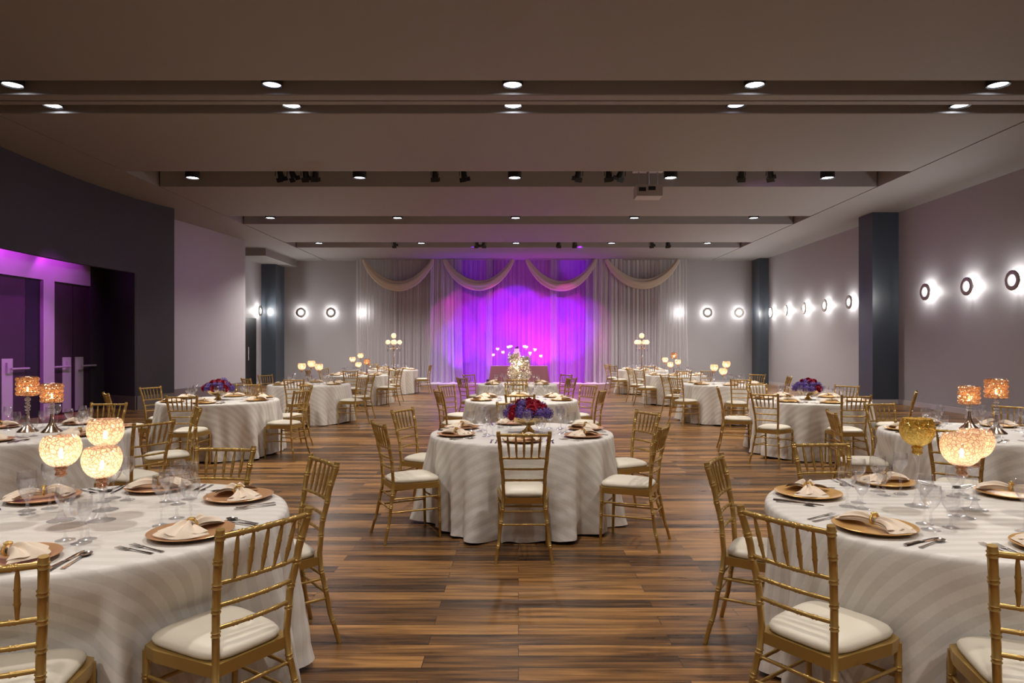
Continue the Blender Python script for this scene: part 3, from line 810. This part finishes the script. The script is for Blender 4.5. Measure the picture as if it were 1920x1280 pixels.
# folded napkin gathered through a ring: a bow with one broad and one narrow fan
def napkin_mesh(kind):
    mb = MB(); rnd = random.Random(kind)
    if kind == 0: sides = ((1, .150, .60, .036), (-1, .140, .95, .042))
    elif kind == 1: sides = ((1, .125, .9, .040), (-1, .165, .52, .034))
    else: sides = ((1, .155, .48, .032), (-1, .155, .48, .032))
    for sx, L, spread, hh in sides:
        for layer in range(2):
            ph = rnd.uniform(0, 6)
            def f(u, v, layer=layer, ph=ph):
                a = (u-.5)*2
                r = L*v*(1-.10*layer)*(1-.14*a*a+.05*sin(5*a+ph))
                ang = a*spread*(.5+.5*v)
                pl = .5+.5*cos(a*9+ph+layer*1.5)
                x = sx*(.006+r*cos(ang)); y = r*sin(ang) + a*.012
                env = sin(pi*min(1, v*.78+.18))
                z = .0235 + layer*.006 + hh*env*(1-.55*a*a)*(.55+.45*pl) + .004*pl
                if v > .95 and layer == 0: z = max(.0235, z-.008)
                return (x, y, z)
            mb.grid(f, 26, 9)
            def g(u, v, layer=layer, f=f):
                p = f(u, v); return (p[0], p[1], max(.0225, p[2]-.006-.010*layer))
            if layer == 0: mb.grid(g, 26, 9)
    return mb
NAP = [napkin_mesh(k).mesh('napkin', M_napkin, sharp=180) for k in (0, 1, 2)]
NRING = MB().tube([(0.004*sin(2*pi*k/18)*0, .024*cos(2*pi*k/18), .044+.019*sin(2*pi*k/18)) for k in range(19)], .0055, 6, caps=False).sphere((0, 0, .066), .014, 10, 6, (1, 1.2, .5)).mesh('napkin_ring', M_ring)

SECT = ['right', 'far right', 'far', 'far left', 'left', 'near left', 'near', 'near right']
def sector(a, used):
    d = math.degrees(a) % 360
    order = sorted(range(8), key=lambda k: abs((d-k*45+180) % 360-180))
    for k in order:
        if SECT[k] not in used: used.add(SECT[k]); return SECT[k]
def table(key, desc, cx, cy, chairs, sets, level, row, charger=0, cloth=0, rz=0.0):
    """chairs: list of ('m', x, y[, face deg]) top rail middles or ('x', px, 'n'/'f') seen at pixel px on the near/far arc"""
    used = set()
    o = empty('round_table', (cx, cy, 0), 0, 'round banquet table hidden under the cloth of the %s' % desc, 'table', 'round banquet tables')
    put('tabletop', TOP, o); put('pedestal', PED, o)
    orig = []
    tag_cloth = lambda c: tag(c, 'ivory striped damask cloth to the floor on the %s' % desc, 'tablecloth', 'ivory tablecloths')
    seats = []
    for ch in chairs:
        if ch[0] == 'm': mx, my = ch[1], ch[2]
        else:
            k = (ch[1]-CX)/FOC; r = 1.33          # ray (k*t, t) against the circle
            A = k*k+1; B = -2*(k*cx+cy); Cc = cx*cx+cy*cy-r*r; D = B*B-4*A*Cc
            D = sqrt(max(D, 0)); t = (-B-D)/(2*A) if ch[2] == 'n' else (-B+D)/(2*A)
            mx, my = k*t, t
        face = atan2(cy-my, cx-mx)
        if len(ch) > 3: face = R_(ch[3])
        a = atan2(my-cy, mx-cx); s = sector(a, used); seats.append((a, s))
        orig.append((mx+.27*cos(face)-cx, my+.27*sin(face)-cy, face))
        place_chair(mx, my, face, 'gold chair with ivory cushion, %s side of the %s' % (s, desc), 'gold chairs around the %s' % desc)
    tag_cloth(put('tablecloth', cloth_mesh(cloth*1.7+rz*3, orig), None, (cx, cy, 0)))
    used2 = set(); rnd = random.Random(key)
    if sets == 'auto':
        base = [s[0] for s in seats]; sets_ = list(base)
        for k in range(12):
            a = (base[0] if base else 0)+k*pi/6
            if len(sets_) < 6 and all(abs((a-b+pi) % (2*pi)-pi) > .85 for b in sets_): sets_.append(a)
        sets_ = sorted(a % (2*pi) for a in sets_)
        for _ in range(60):         # ease neighbouring places apart
            for i in range(len(sets_)):
                j = (i+1) % len(sets_); g = (sets_[j]-sets_[i]) % (2*pi)
                if g < .92: sets_[i] -= (.92-g)/2; sets_[j] += (.92-g)/2
    else: sets_ = [R_(a) for a in sets]
    for i, a in enumerate(sets_):
        s = sector(a, used2)
        out = Vector((cos(a), sin(a), 0)); rt = Vector((-sin(a), cos(a), 0))     # rt: the sitter's right hand
        C0 = Vector((cx, cy, ZT)); P = lambda rad, tan, z=0: C0+out*rad+rt*tan+Vector((0, 0, z))
        here = '%s place of the %s' % (s, desc)
        ca = a+pi/2
        q = put('charger_plate', CHG[charger], None, P(.615, 0, .0005), (0, 0, ca)); tag(q, '%s charger plate, %s' % (('copper', 'gold')[charger], here), 'plate', 'charger plates')
        nk = put('napkin', NAP[rnd.choice((0, 0, 1, 2))], None, P(.615, 0), (0, 0, ca+rnd.uniform(-.5, .5)+(pi if rnd.random() < .5 else 0)))
        tag(nk, 'champagne napkin in gold ring on plate, %s' % here, 'napkin', 'folded napkins')
        put('ring', NRING, nk)
        if level >= 1:
            for nm, me, tn, w in (('fork', FORK, -.205, 'inner'), ('fork', FORK, -.245, 'outer'), ('knife', KNIFE, .205, ''), ('spoon', SPOON, .24, '')):
                g = put(nm, me, None, P(.63 if tn != -.245 else .615, tn, .001), (0, 0, ca+pi*0+rnd.uniform(-.06, .06)))
                g.rotation_euler[2] += 0
                tag(g, ('%s silver %s, %s' % (w, nm, here)).strip(), nm, 'silver %ss' % nm if nm != 'knife' else 'silver knives')
        gl = [('wine_glass', .36, .06), ('water_goblet', .42, .15)]
        if level >= 2: gl.append(('tumbler', .335, .155))
        for nm, rad, tn in gl:
            me = GLS[nm]; g = put({'tumbler': 'small_goblet'}.get(nm, nm), me, None, P(rad+rnd.uniform(-.02, .02), tn+rnd.uniform(-.02, .02), .0005), (0, 0, rnd.uniform(0, 6)))
            tag(g, 'clear %s, %s' % ({'tumbler': 'small stemmed glass', 'wine_glass': 'tall wine glass', 'water_goblet': 'water goblet'}[nm], here), 'glass', 'clear stemmed glasses')

T = [
 ('L1', 'left foreground table', -1.88, 3.04, [('m', -.88, 2.39), ('m', -1.53, 1.90), ('m', -1.05, 3.68), ('m', -1.77, 4.12)], [-26, 39, 94, 143, -84], 2, 0, 0, 0, .3),
 ('R1', 'right foreground table', 2.01, 3.18, [('m', .945, 2.435), ('m', 1.60, 2.0), ('m', 1.06, 3.69), ('m', 1.91, 4.31)], [148, 212, 88, 32, -87], 2, 0, 1, 1, -.4),
 ('C1', 'front centre flower table', .03, 6.1, [('m', .04, 4.80), ('m', -1.115, 5.43, 27), ('m', -1.12, 6.6), ('m', -.05, 7.4), ('m', 1.2, 6.33, 205), ('m', 1.12, 5.24, 157)], [-90, 204, 155, 98, 17, -33], 2, 1, 0, 2, .7),
 ('L2', 'left crystal candlestick table', -4.33, 6.1, [('m', -2.92, 5.48), ('m', -3.2, 6.82), ('m', -4.39, 7.32)], [-23, 31, 88, 150, 208, -82], 2, 1, 0, 3, .1),
 ('R2', 'right crystal candlestick table', 4.12, 6.1, [('m', 3.2, 5.0), ('m', 2.92, 6.37), ('m', 3.86, 7.3), ('m', 5.05, 6.95)], [-130, 167, 104, 42, -72, -15], 2, 1, 1, 0, 1.9),
 ('L3', 'left flower table', -4.27, 9.75, [('m', -4.12, 8.35), ('m', -5.35, 8.85), ('m', -5.5, 10.2), ('m', -4.36, 11.0), ('m', -3.3, 10.65), ('m', -2.98, 9.4)], 'auto', 1, 2, 1, 1, 2.2),
 ('R3', 'right flower table', 4.17, 9.8, [('m', 3.15, 8.75), ('m', 4.17, 8.42), ('m', 5.3, 9.1), ('m', 5.1, 10.6), ('m', 3.85, 11.05), ('m', 2.95, 10.1)], 'auto', 1, 2, 1, 2, .9),
 ('C2', 'second centre table', .04, 9.86, [('x', 975, 'n'), ('m', -1.1, 9.35), ('m', -1.13, 10.7), ('x', 968, 'f'), ('m', 1.1, 10.7), ('m', 1.16, 9.4)], 'auto', 0, 2, 1, 3, 1.2),
 ('L4', 'left three-goblet table', -4.24, 13.85, [('x', 551, 'n'), ('x', 681, 'n'), ('x', 697, 'f'), ('x', 461, 'n'), ('x', 497, 'f')], 'auto', 0, 3, 1, 0, 2.9),
 ('R4', 'right three-goblet table', 4.16, 13.9, [('x', 1389, 'n'), ('x', 1266, 'n'), ('x', 1246, 'f'), ('m', 5.44, 13.7), ('m', 5.2, 14.85)], 'auto', 0, 3, 1, 1, .2),
 ('C3', 'third centre table', -.02, 13.95, [('x', 969, 'n'), ('x', 865, 'n'), ('x', 879, 'f'), ('x', 1072, 'n'), ('x', 1062, 'f')], 'auto', 0, 3, 1, 2, 3.3),
 ('L5', 'left candle cluster table', -4.29, 18.2, [('x', 657, 'n'), ('x', 740, 'n'), ('x', 749, 'f'), ('x', 577, 'n'), ('x', 606, 'f')], 'auto', 0, 4, 1, 3, .6),
 ('R5', 'right candle cluster table', 4.18, 18.2, [('x', 1283, 'n'), ('x', 1198, 'n'), ('x', 1180, 'f'), ('x', 1326, 'n')], 'auto', 0, 4, 1, 0, 1.5),
 ('L6', 'left candelabra table', -4.1, 22.3, [('x', 718, 'n'), ('m', -2.85, 22.2), ('x', 700, 'f')], 'auto', 0, 5, 1, 1, .4),
 ('R6', 'right candelabra table', 4.06, 22.3, [('x', 1217, 'n'), ('x', 1149, 'n'), ('x', 1138, 'f')], 'auto', 0, 5, 1, 2, 2.4),
]
for t in T: table(*t)

# ------------------------------------------------------------------ centrepieces
def stem_prof(H, bowl_bottom, rbase=.055):
    return [(.0001, .004), (rbase*.5, .005), (rbase, .0015), (rbase, 0), (rbase*.45, .010), (.016, .022), (.009, .05), (.008, bowl_bottom*.55), (.011, bowl_bottom-.06), (.02, bowl_bottom-.045), (.012, bowl_bottom-.03)]
FLAME = MB().sphere((0, 0, .02), .009, 10, 8, (1, 1, 2.3)).mesh('flame', M_flame)
WAX = MB().lathe([(.0001, 0), (.022, 0), (.022, .03), (.0001, .03)], 16).mesh('candle', M_candle)
def candle_goblet(x, y, H, rb, m, lab, lit=6.0, z0=ZT, group='candle goblets', knuckle=None):
    o = empty('candle_goblet', (x, y, z0), random.uniform(0, 6), lab, 'candle holder', group)
    bh = rb*1.72; zb = H-bh
    MB().lathe(stem_prof(H, zb), 24).build('stem', M_glass, o)
    MB().lathe([(.0001, zb-.042), (.012, zb-.040), (.024, zb-.030), (.018, zb-.016), (.026, zb-.004), (.016, zb+.002)], 20).build('knuckle', knuckle or m, o)
    p = []
    for k in range(13):
        ph = -pi/2 + (pi/2+.62)*k/12
        p.append((max(.012, rb*cos(ph)), zb+rb+rb*sin(ph)*1.0))
    sc = bh/(p[-1][1]-zb); p = [(r, zb+(z-zb)*sc) for r, z in p]
    MB().lathe(p, 32).build('bowl', m, o)
    w = put('candle', WAX, o, (0, 0, zb+.012))
    if lit:
        f = put('flame', FLAME, w, (0, 0, .03))
        light('candle_light', 'POINT', (0, 0, zb+.085), lit, (1.0, .78, .58), o, shadow_soft_size=.012)
    return o
E1 = .26
candle_goblet(-2.01, 3.0, .37, .080, M_mos_rose, 'glowing mosaic goblet candle holder on the left foreground table, leftmost of three', E1)
candle_goblet(-1.83, 3.0, .32, .080, M_mos_rose, 'lowest glowing mosaic goblet candle holder on the left foreground table', E1)
candle_goblet(-1.93, 3.19, .425, .078, M_mos_rose, 'tallest amber mosaic goblet candle holder behind on the left foreground table', .11)
candle_goblet(1.91, 3.27, .42, .078, M_mos_gold, 'yellow gold mosaic goblet candle holder on the right foreground table', 0)
candle_goblet(1.98, 3.05, .375, .086, M_mos_rose, 'rose gold mosaic goblet in front on the right foreground table', .13)
candle_goblet(2.14, 3.2, .375, .080, M_mos_rose, 'rose gold mosaic goblet behind on the right foreground table', .10)

def crystal_stick(x, y, H, lab, z0=ZT, lit=.3, base=True, group='crystal cylinder candlesticks', lo=1.0):
    o = empty('crystal_candlestick', (x, y, z0), random.uniform(0, 6), lab, 'candlestick', group)
    hc, rc = .165*lo, .073*lo; zc = H-hc
    MB().lathe([(.0001, .0), (.085*lo, .0), (.083*lo, .006), (.045*lo, .04), (.022*lo, .085), (.014*lo, .13), (.012*lo, .16)], 28).build('base', M_champ, o)
    mb = MB(); z = .16
    mb.tube([(0, 0, .1), (0, 0, zc)], .010*lo, 8)
    for k, r in enumerate((.016, .022, .026, .02, .026)):
        zz = .17+(zc-.19)*k/4.5; mb.sphere((0, 0, zz), r*lo, 10, 6, (1, 1, .7))
    mb.build('stem', M_crystal, o, sharp=10)
    cb = MB()
    nr, nc = 4, 11
    for j in range(nr):
        for i in range(nc):
            a = 2*pi*(i+.5*(j % 2))/nc; zz = zc+hc*(j+.5)/nr
            cb.sphere((rc*cos(a), rc*sin(a), zz), hc/nr*.52, 7, 5)
    cb.build('crystal_cup', M_mos_cryst, o, sharp=10)
    fr = MB()
    MB().tube([(rc*1.03*cos(2*pi*k/24), rc*1.03*sin(2*pi*k/24), H) for k in range(25)], .003, 5, caps=False).build('cup_rim', M_champ, o)
    fr.lathe([(.0001, zc-.003), (rc*1.05, zc-.003), (rc*1.05, zc+.003), (.0001, zc+.003)], 20); fr.build('cup_base', M_champ, o)
    w = put('candle', WAX, o, (0, 0, zc+.004))
    put('flame', FLAME, w, (0, 0, .03))
    light('candle_light', 'POINT', (0, 0, zc+.08), lit, (1.0, .62, .32), o, shadow_soft_size=.012)
    return o
crystal_stick(-4.40, 6.12, .49, 'taller crystal cylinder candlestick with silver base on the left table')
crystal_stick(-4.17, 6.10, .43, 'shorter crystal cylinder candlestick with silver base on the left table')
crystal_stick(4.18, 6.33, .395, 'shorter crystal cylinder candlestick on the right table')
crystal_stick(4.20, 6.0, .475, 'taller crystal cylinder candlestick on the right table')

def far_goblets(cx, cy, lst, who, gap=.1):
    for (px, ytop, kind, dy, w) in lst:
        Y = cy+dy; x = (px-CX)/FOC*Y; top = HC-(ytop-CY)/FOC*Y
        lab = '%s on the %s' % (w, who)
        if kind == 'g': candle_goblet(x, Y, top-ZT, .08, M_mos_rose, lab, .18)
        else: crystal_stick(x, Y, top-ZT, lab, lit=.2, lo=.9)
far_goblets(-4.24, 13.85, [(566, 663, 'g', -.05, 'lowest amber candle goblet'), (584, 658, 'g', .1, 'tallest amber candle goblet'), (598, 664, 'g', 0, 'rightmost amber candle goblet')], 'left table fourth from the front')
far_goblets(4.16, 13.9, [(1339, 665, 'g', 0, 'leftmost amber candle goblet'), (1362, 659, 'g', .12, 'tallest amber candle goblet'), (1356, 672, 'g', -.1, 'lowest amber candle goblet')], 'right table fourth from the front')
far_goblets(-4.29, 18.2, [(661, 651, 'g', 0, 'leftmost amber candle goblet'), (676, 644, 'g', .15, 'tallest rose candle goblet'), (672, 661, 'g', -.15, 'lowest amber candle goblet'), (688, 655, 'c', 0, 'crystal cylinder candlestick')], 'left table fifth from the front')
far_goblets(4.18, 18.2, [(1247, 652, 'g', 0, 'leftmost amber candle goblet'), (1264, 643, 'c', .15, 'tall crystal cylinder candlestick'), (1271, 656, 'g', 0, 'rightmost amber candle goblet'), (1257, 661, 'g', -.15, 'lowest amber candle goblet')], 'right table fifth from the front')

def candelabra(x, y, lab):
    o = empty('candelabra', (x, y, ZT), .2, lab, 'candelabra', 'tall five arm candelabras')
    MB().lathe([(.0001, 0), (.11, 0), (.1, .02), (.03, .05), (.018, .12), (.014, .4), (.022, .42), (.014, .45), (.012, .70), (.024, .72), (.024, .76), (.01, .8), (.01, 1.02), (.03, 1.03), (.0001, 1.03)], 18).build('pole', M_champ, o)
    for k in range(4):
        a = k*pi/2+.1
        pts = [(.0, 0, .74), (.08, 0, .68), (.16, 0, .72), (.19, 0, .82)]
        cp = curve_pts([(p[0], p[2]) for p in pts], 5)
        arm = MB().tube([(r*cos(a), r*sin(a), z) for r, z in cp], .008, 7).build('arm', M_champ, o)
        MB().sphere((.19*cos(a), .19*sin(a), .90), .078, 14, 10).build('globe', M_globe, arm)
        MB().lathe([(.0001, 0), (.03, .0), (.035, .012)], 12, Matrix.Translation((.19*cos(a), .19*sin(a), .815))).tube([(.19*cos(a), .19*sin(a), .68), (.19*cos(a), .19*sin(a), .60)], .010, 6).build('cup', M_champ, arm)
        light('candle_light', 'POINT', (.19*cos(a), .19*sin(a), .9), .3, (1.0, .78, .6), o, shadow_soft_size=.02)
    MB().sphere((0, 0, 1.11), .085, 14, 10).build('globe', M_globe, o)
    light('candle_light', 'POINT', (0, 0, 1.11), .35, (1.0, .72, .5), o, shadow_soft_size=.02)
candelabra(-4.07, 22.3, 'tall champagne candelabra with glowing globes on the far left table')
candelabra(4.03, 22.3, 'tall champagne candelabra with glowing globes on the far right table')

# flowers in gold pedestal bowls
def rose_mesh():
    mb = MB()
    for ring, (nr, rr, tilt, hgt) in enumerate(((3, .012, .15, .034), (4, .022, .35, .030), (5, .032, .65, .022), (6, .038, 1.0, .012))):
        for k in range(nr):
            a = 2*pi*k/nr + ring*.6
            def f(u, v, a=a, rr=rr, tilt=tilt, hgt=hgt, nr=nr):
                w = (u-.5)*2*pi/nr*1.25
                r = rr*(.35+.65*v) + .012*sin(tilt)*v*v
                return (r*cos(a+w), r*sin(a+w), -.015+ (hgt+.015)*v*(1-.25*(2*u-1)**2) - .008*(v**4)*tilt)
            mb.grid(f, 5, 4)
    mb.sphere((0, 0, -.004), .026, 10, 6)
    return mb
def hydrangea_mesh():
    mb = MB(); mb.sphere((0, 0, 0), .036, 12, 8)
    n = 46
    for i in range(n):
        z = 1-2*(i+.5)/n
        if z < -.45: continue
        a = i*2.39996; r = sqrt(1-z*z); d = Vector((r*cos(a), r*sin(a), z))
        q = d.to_track_quat('Z', 'Y').to_matrix().to_4x4(); M = Matrix.Translation(d*.045) @ q @ Matrix.Rotation(i*1.3, 4, 'Z')
        for k in range(4):
            b = k*pi/2
            mb.add([(0, 0, 0), (.006*cos(b-.9), .006*sin(b-.9), .001), (.0125*cos(b), .0125*sin(b), .004), (.006*cos(b+.9), .006*sin(b+.9), .001)], [(0, 1, 2, 3)], M)
    return mb
ROSE = rose_mesh().mesh('rose', M_red, sharp=180); HYD = hydrangea_mesh().mesh('hydrangea', M_purple, sharp=180)
LEAF = MB().add([(0, 0, 0), (.018, .03, .004), (0, .08, -.006), (-.018, .03, .004)], [(0, 1, 2, 3)]).mesh('leaf', M_green)
def flowers(x, y, lab, seed, side=0):
    rnd = random.Random(seed)
    o = empty('flower_bowl', (x, y, ZT), 0, lab, 'flower arrangement', 'flower bowls')
    MB().lathe([(.0001, .0), (.062, 0), (.06, .008), (.04, .022), (.022, .045), (.018, .055), (.05, .062), (.105, .080), (.138, .112), (.146, .138), (.142, .138), (.09, .09), (.0001, .07)], 36).build('bowl', M_goldbowl, o)
    n = 0
    for (zr, cnt, rad, hz) in ((0, 12, .172, .178), (1, 10, .140, .222), (2, 6, .082, .262), (3, 1, .0, .282)):
        for k in range(cnt):
            a = 2*pi*k/cnt + zr*.37 + rnd.uniform(-.12, .12)
            rr = rad*rnd.uniform(.93, 1.07); z = hz+rnd.uniform(-.008, .012)
            red = rnd.random() < (.3, .5, .8, 1)[zr] + (.15 if sin(a*2+seed) > 0 else -.15)
            d = Vector((cos(a)*rr, sin(a)*rr, (z-.14)*1.2)).to_track_quat('Z', 'Y').to_euler()
            s = rnd.uniform(.95, 1.2)
            q = put('rose' if red else 'hydrangea', ROSE if red else HYD, o, (rr*cos(a), rr*sin(a), z-.01), d, (s*1.05,)*3 if red else (s*.98,)*3)
    MB().sphere((0, 0, .185), .14, 14, 8, (1, 1, .5)).build('foliage', M_green, o)
flowers(.09, 6.1, 'gold footed bowl of red roses and purple hydrangeas on the front centre table', 3)
flowers((409-CX)/FOC*9.75, 9.75, 'gold footed bowl of red and purple flowers on the left flower table', 8)
flowers((1515-CX)/FOC*9.8, 9.8, 'gold footed bowl of red and purple flowers on the right flower table', 15)

# crystal tree centrepiece on the third centre table
def crystal_tree(x, y, z0):
    o = empty('crystal_centrepiece', (x, y, z0), 0, 'tall sparkling crystal bead centrepiece in front of the cake table', 'centrepiece')
    MB().lathe([(.0001, 0), (.09, 0), (.085, .012), (.03, .03), (.012, .06), (.012, .34), (.0001, .34)], 16).build('stand', M_champ, o)
    mb = MB(); rnd = random.Random(5)
    for i in range(900):
        t = rnd.random(); a = rnd.uniform(0, 6.283)
        z = .04+.44*t; r = (.15+.10*sin(pi*min(t*1.1, 1)))*sqrt(rnd.uniform(.25, 1)); ox = 0
        if rnd.random() < .42:      # two taller clusters on top
            k = rnd.choice((-1, 1)); z = (.52 if k < 0 else .46)+rnd.gauss(0, .05); r = .11*sqrt(rnd.random()); ox = k*.12
        mb.sphere((ox+r*cos(a), r*sin(a), z), rnd.uniform(.010, .019), 6, 4)
    mb.build('crystal_beads', M_crystal_w, o, sharp=10)['kind'] = 'stuff'
    light('candle_light', 'POINT', (0, 0, .40), 5, (1.0, .85, .62), o, shadow_soft_size=.03)
M_crystal_w = mosaic('warm_crystal_beads', (1.0, .92, .78), (1, .95, .86), 12, .55, .15)
crystal_tree(.02, 13.95, ZT)

# ------------------------------------------------------------------ cake table
CT = empty('cake_table', (.03, 26.45, 0), 0, 'rectangular cake table with taupe satin cloth before the purple curtain', 'table')
def skirt(u, v):
    per = [(-1.08, -.38), (1.08, -.38), (1.08, .38), (-1.08, .38), (-1.08, -.38)]
    t = u*4; i = min(int(t), 3); f = t-i
    x = per[i][0]+(per[i+1][0]-per[i][0])*f; y = per[i][1]+(per[i+1][1]-per[i][1])*f
    k = 1+.05*v; c = min(f, 1-f); e = max(0, 1-c*9)
    return (x*k*(1+.05*v*e), y*k*(1+.12*v*e)+.012*v*sin(x*26+y*30), .765*(1-v)+.01)
MB().grid(skirt, 160, 6).build('tablecloth', M_taupecloth, CT, sharp=50)
MB().box(-1.08, 1.08, -.38, .38, .755, .777).build('tabletop', mat('pink_satin_top', (.5, .36, .33), .5), CT, smooth=False)
ck = empty('wedding_cake', (-.06, 26.4, .777), 0, 'tall tiered white wedding cake with dark flower on top', 'cake')
MB().lathe([(.0001, 0), (.20, 0), (.20, .012), (.02, .02), (.02, .12), (.2, .13), (.2, .14), (.0001, .14)], 28).build('cake_stand', M_champ, ck)
for k, (r, h0, h1) in enumerate(((.20, .14, .28), (.165, .28, .41), (.13, .41, .53), (.10, .53, .66))):
    MB().lathe([(.0001, h0), (r+.006, h0), (r+.006, h0+.012), (r, h0+.015), (r, h1-.008), (r-.008, h1), (.0001, h1)], 30).build('tier', M_icing, ck)
put('flower_topper', MB().sphere((0, 0, 0), .06, 10, 6, (1.2, 1.2, .6)).sphere((.02, 0, .04), .035, 8, 5).mesh('flower_topper', M_darkflower), ck, (0, 0, .69))
c2 = empty('small_cake', ((988-CX)/FOC*26.25, 26.25, .777), 0, 'small white cake with dark flower right of the wedding cake', 'cake')
MB().lathe([(.0001, 0), (.10, 0), (.10, .13), (.09, .14), (.0001, .14)], 24).build('tier', M_icing, c2)
put('flower_topper', MB().sphere((0, 0, 0), .04, 8, 6, (1, 1, .8)).mesh('flower_topper', M_darkflower), c2, (0, 0, .16))
for i, (px, py, w) in enumerate(((925, 648, 'outermost left'), (933, 637, 'second from left'), (943, 643, 'third from left'), (953, 633, 'fourth from left'), (958, 632, 'close left of the cake'), (983, 632, 'close right of the cake'), (987, 633, 'fourth from right'), (994, 644, 'third from right'), (1003, 638, 'second from right'), (1014, 650, 'outermost right'))):
    Y = 26.72 if 'close' in w else 26.4+(.12 if i % 2 else -.1); p = at(px, py-3, Y)
    candle_goblet(p.x, Y, p.z-.777, .062, M_globe, 'tall slim globe candle holder on the cake table, %s' % w, .35, .777, 'globe candle holders on the cake table')

# ------------------------------------------------------------------ world and view
w = bpy.data.worlds.new('world'); SC.world = w; w.use_nodes = True
w.node_tree.nodes['Background'].inputs[0].default_value = (.9, .85, .85, 1)
w.node_tree.nodes['Background'].inputs[1].default_value = .0
SC.view_settings.view_transform = 'Standard'; SC.view_settings.look = 'None'
SC.view_settings.exposure = 0.9; SC.view_settings.gamma = 1.0; SC.view_settings.use_curve_mapping = False
cy_ = SC.cycles
cy_.use_denoising = True; cy_.max_bounces = 8; cy_.diffuse_bounces = 4; cy_.glossy_bounces = 3; cy_.transmission_bounces = 4
cy_.transparent_max_bounces = 16; cy_.caustics_reflective = False; cy_.caustics_refractive = False
cy_.sample_clamp_indirect = 4; cy_.use_light_tree = True
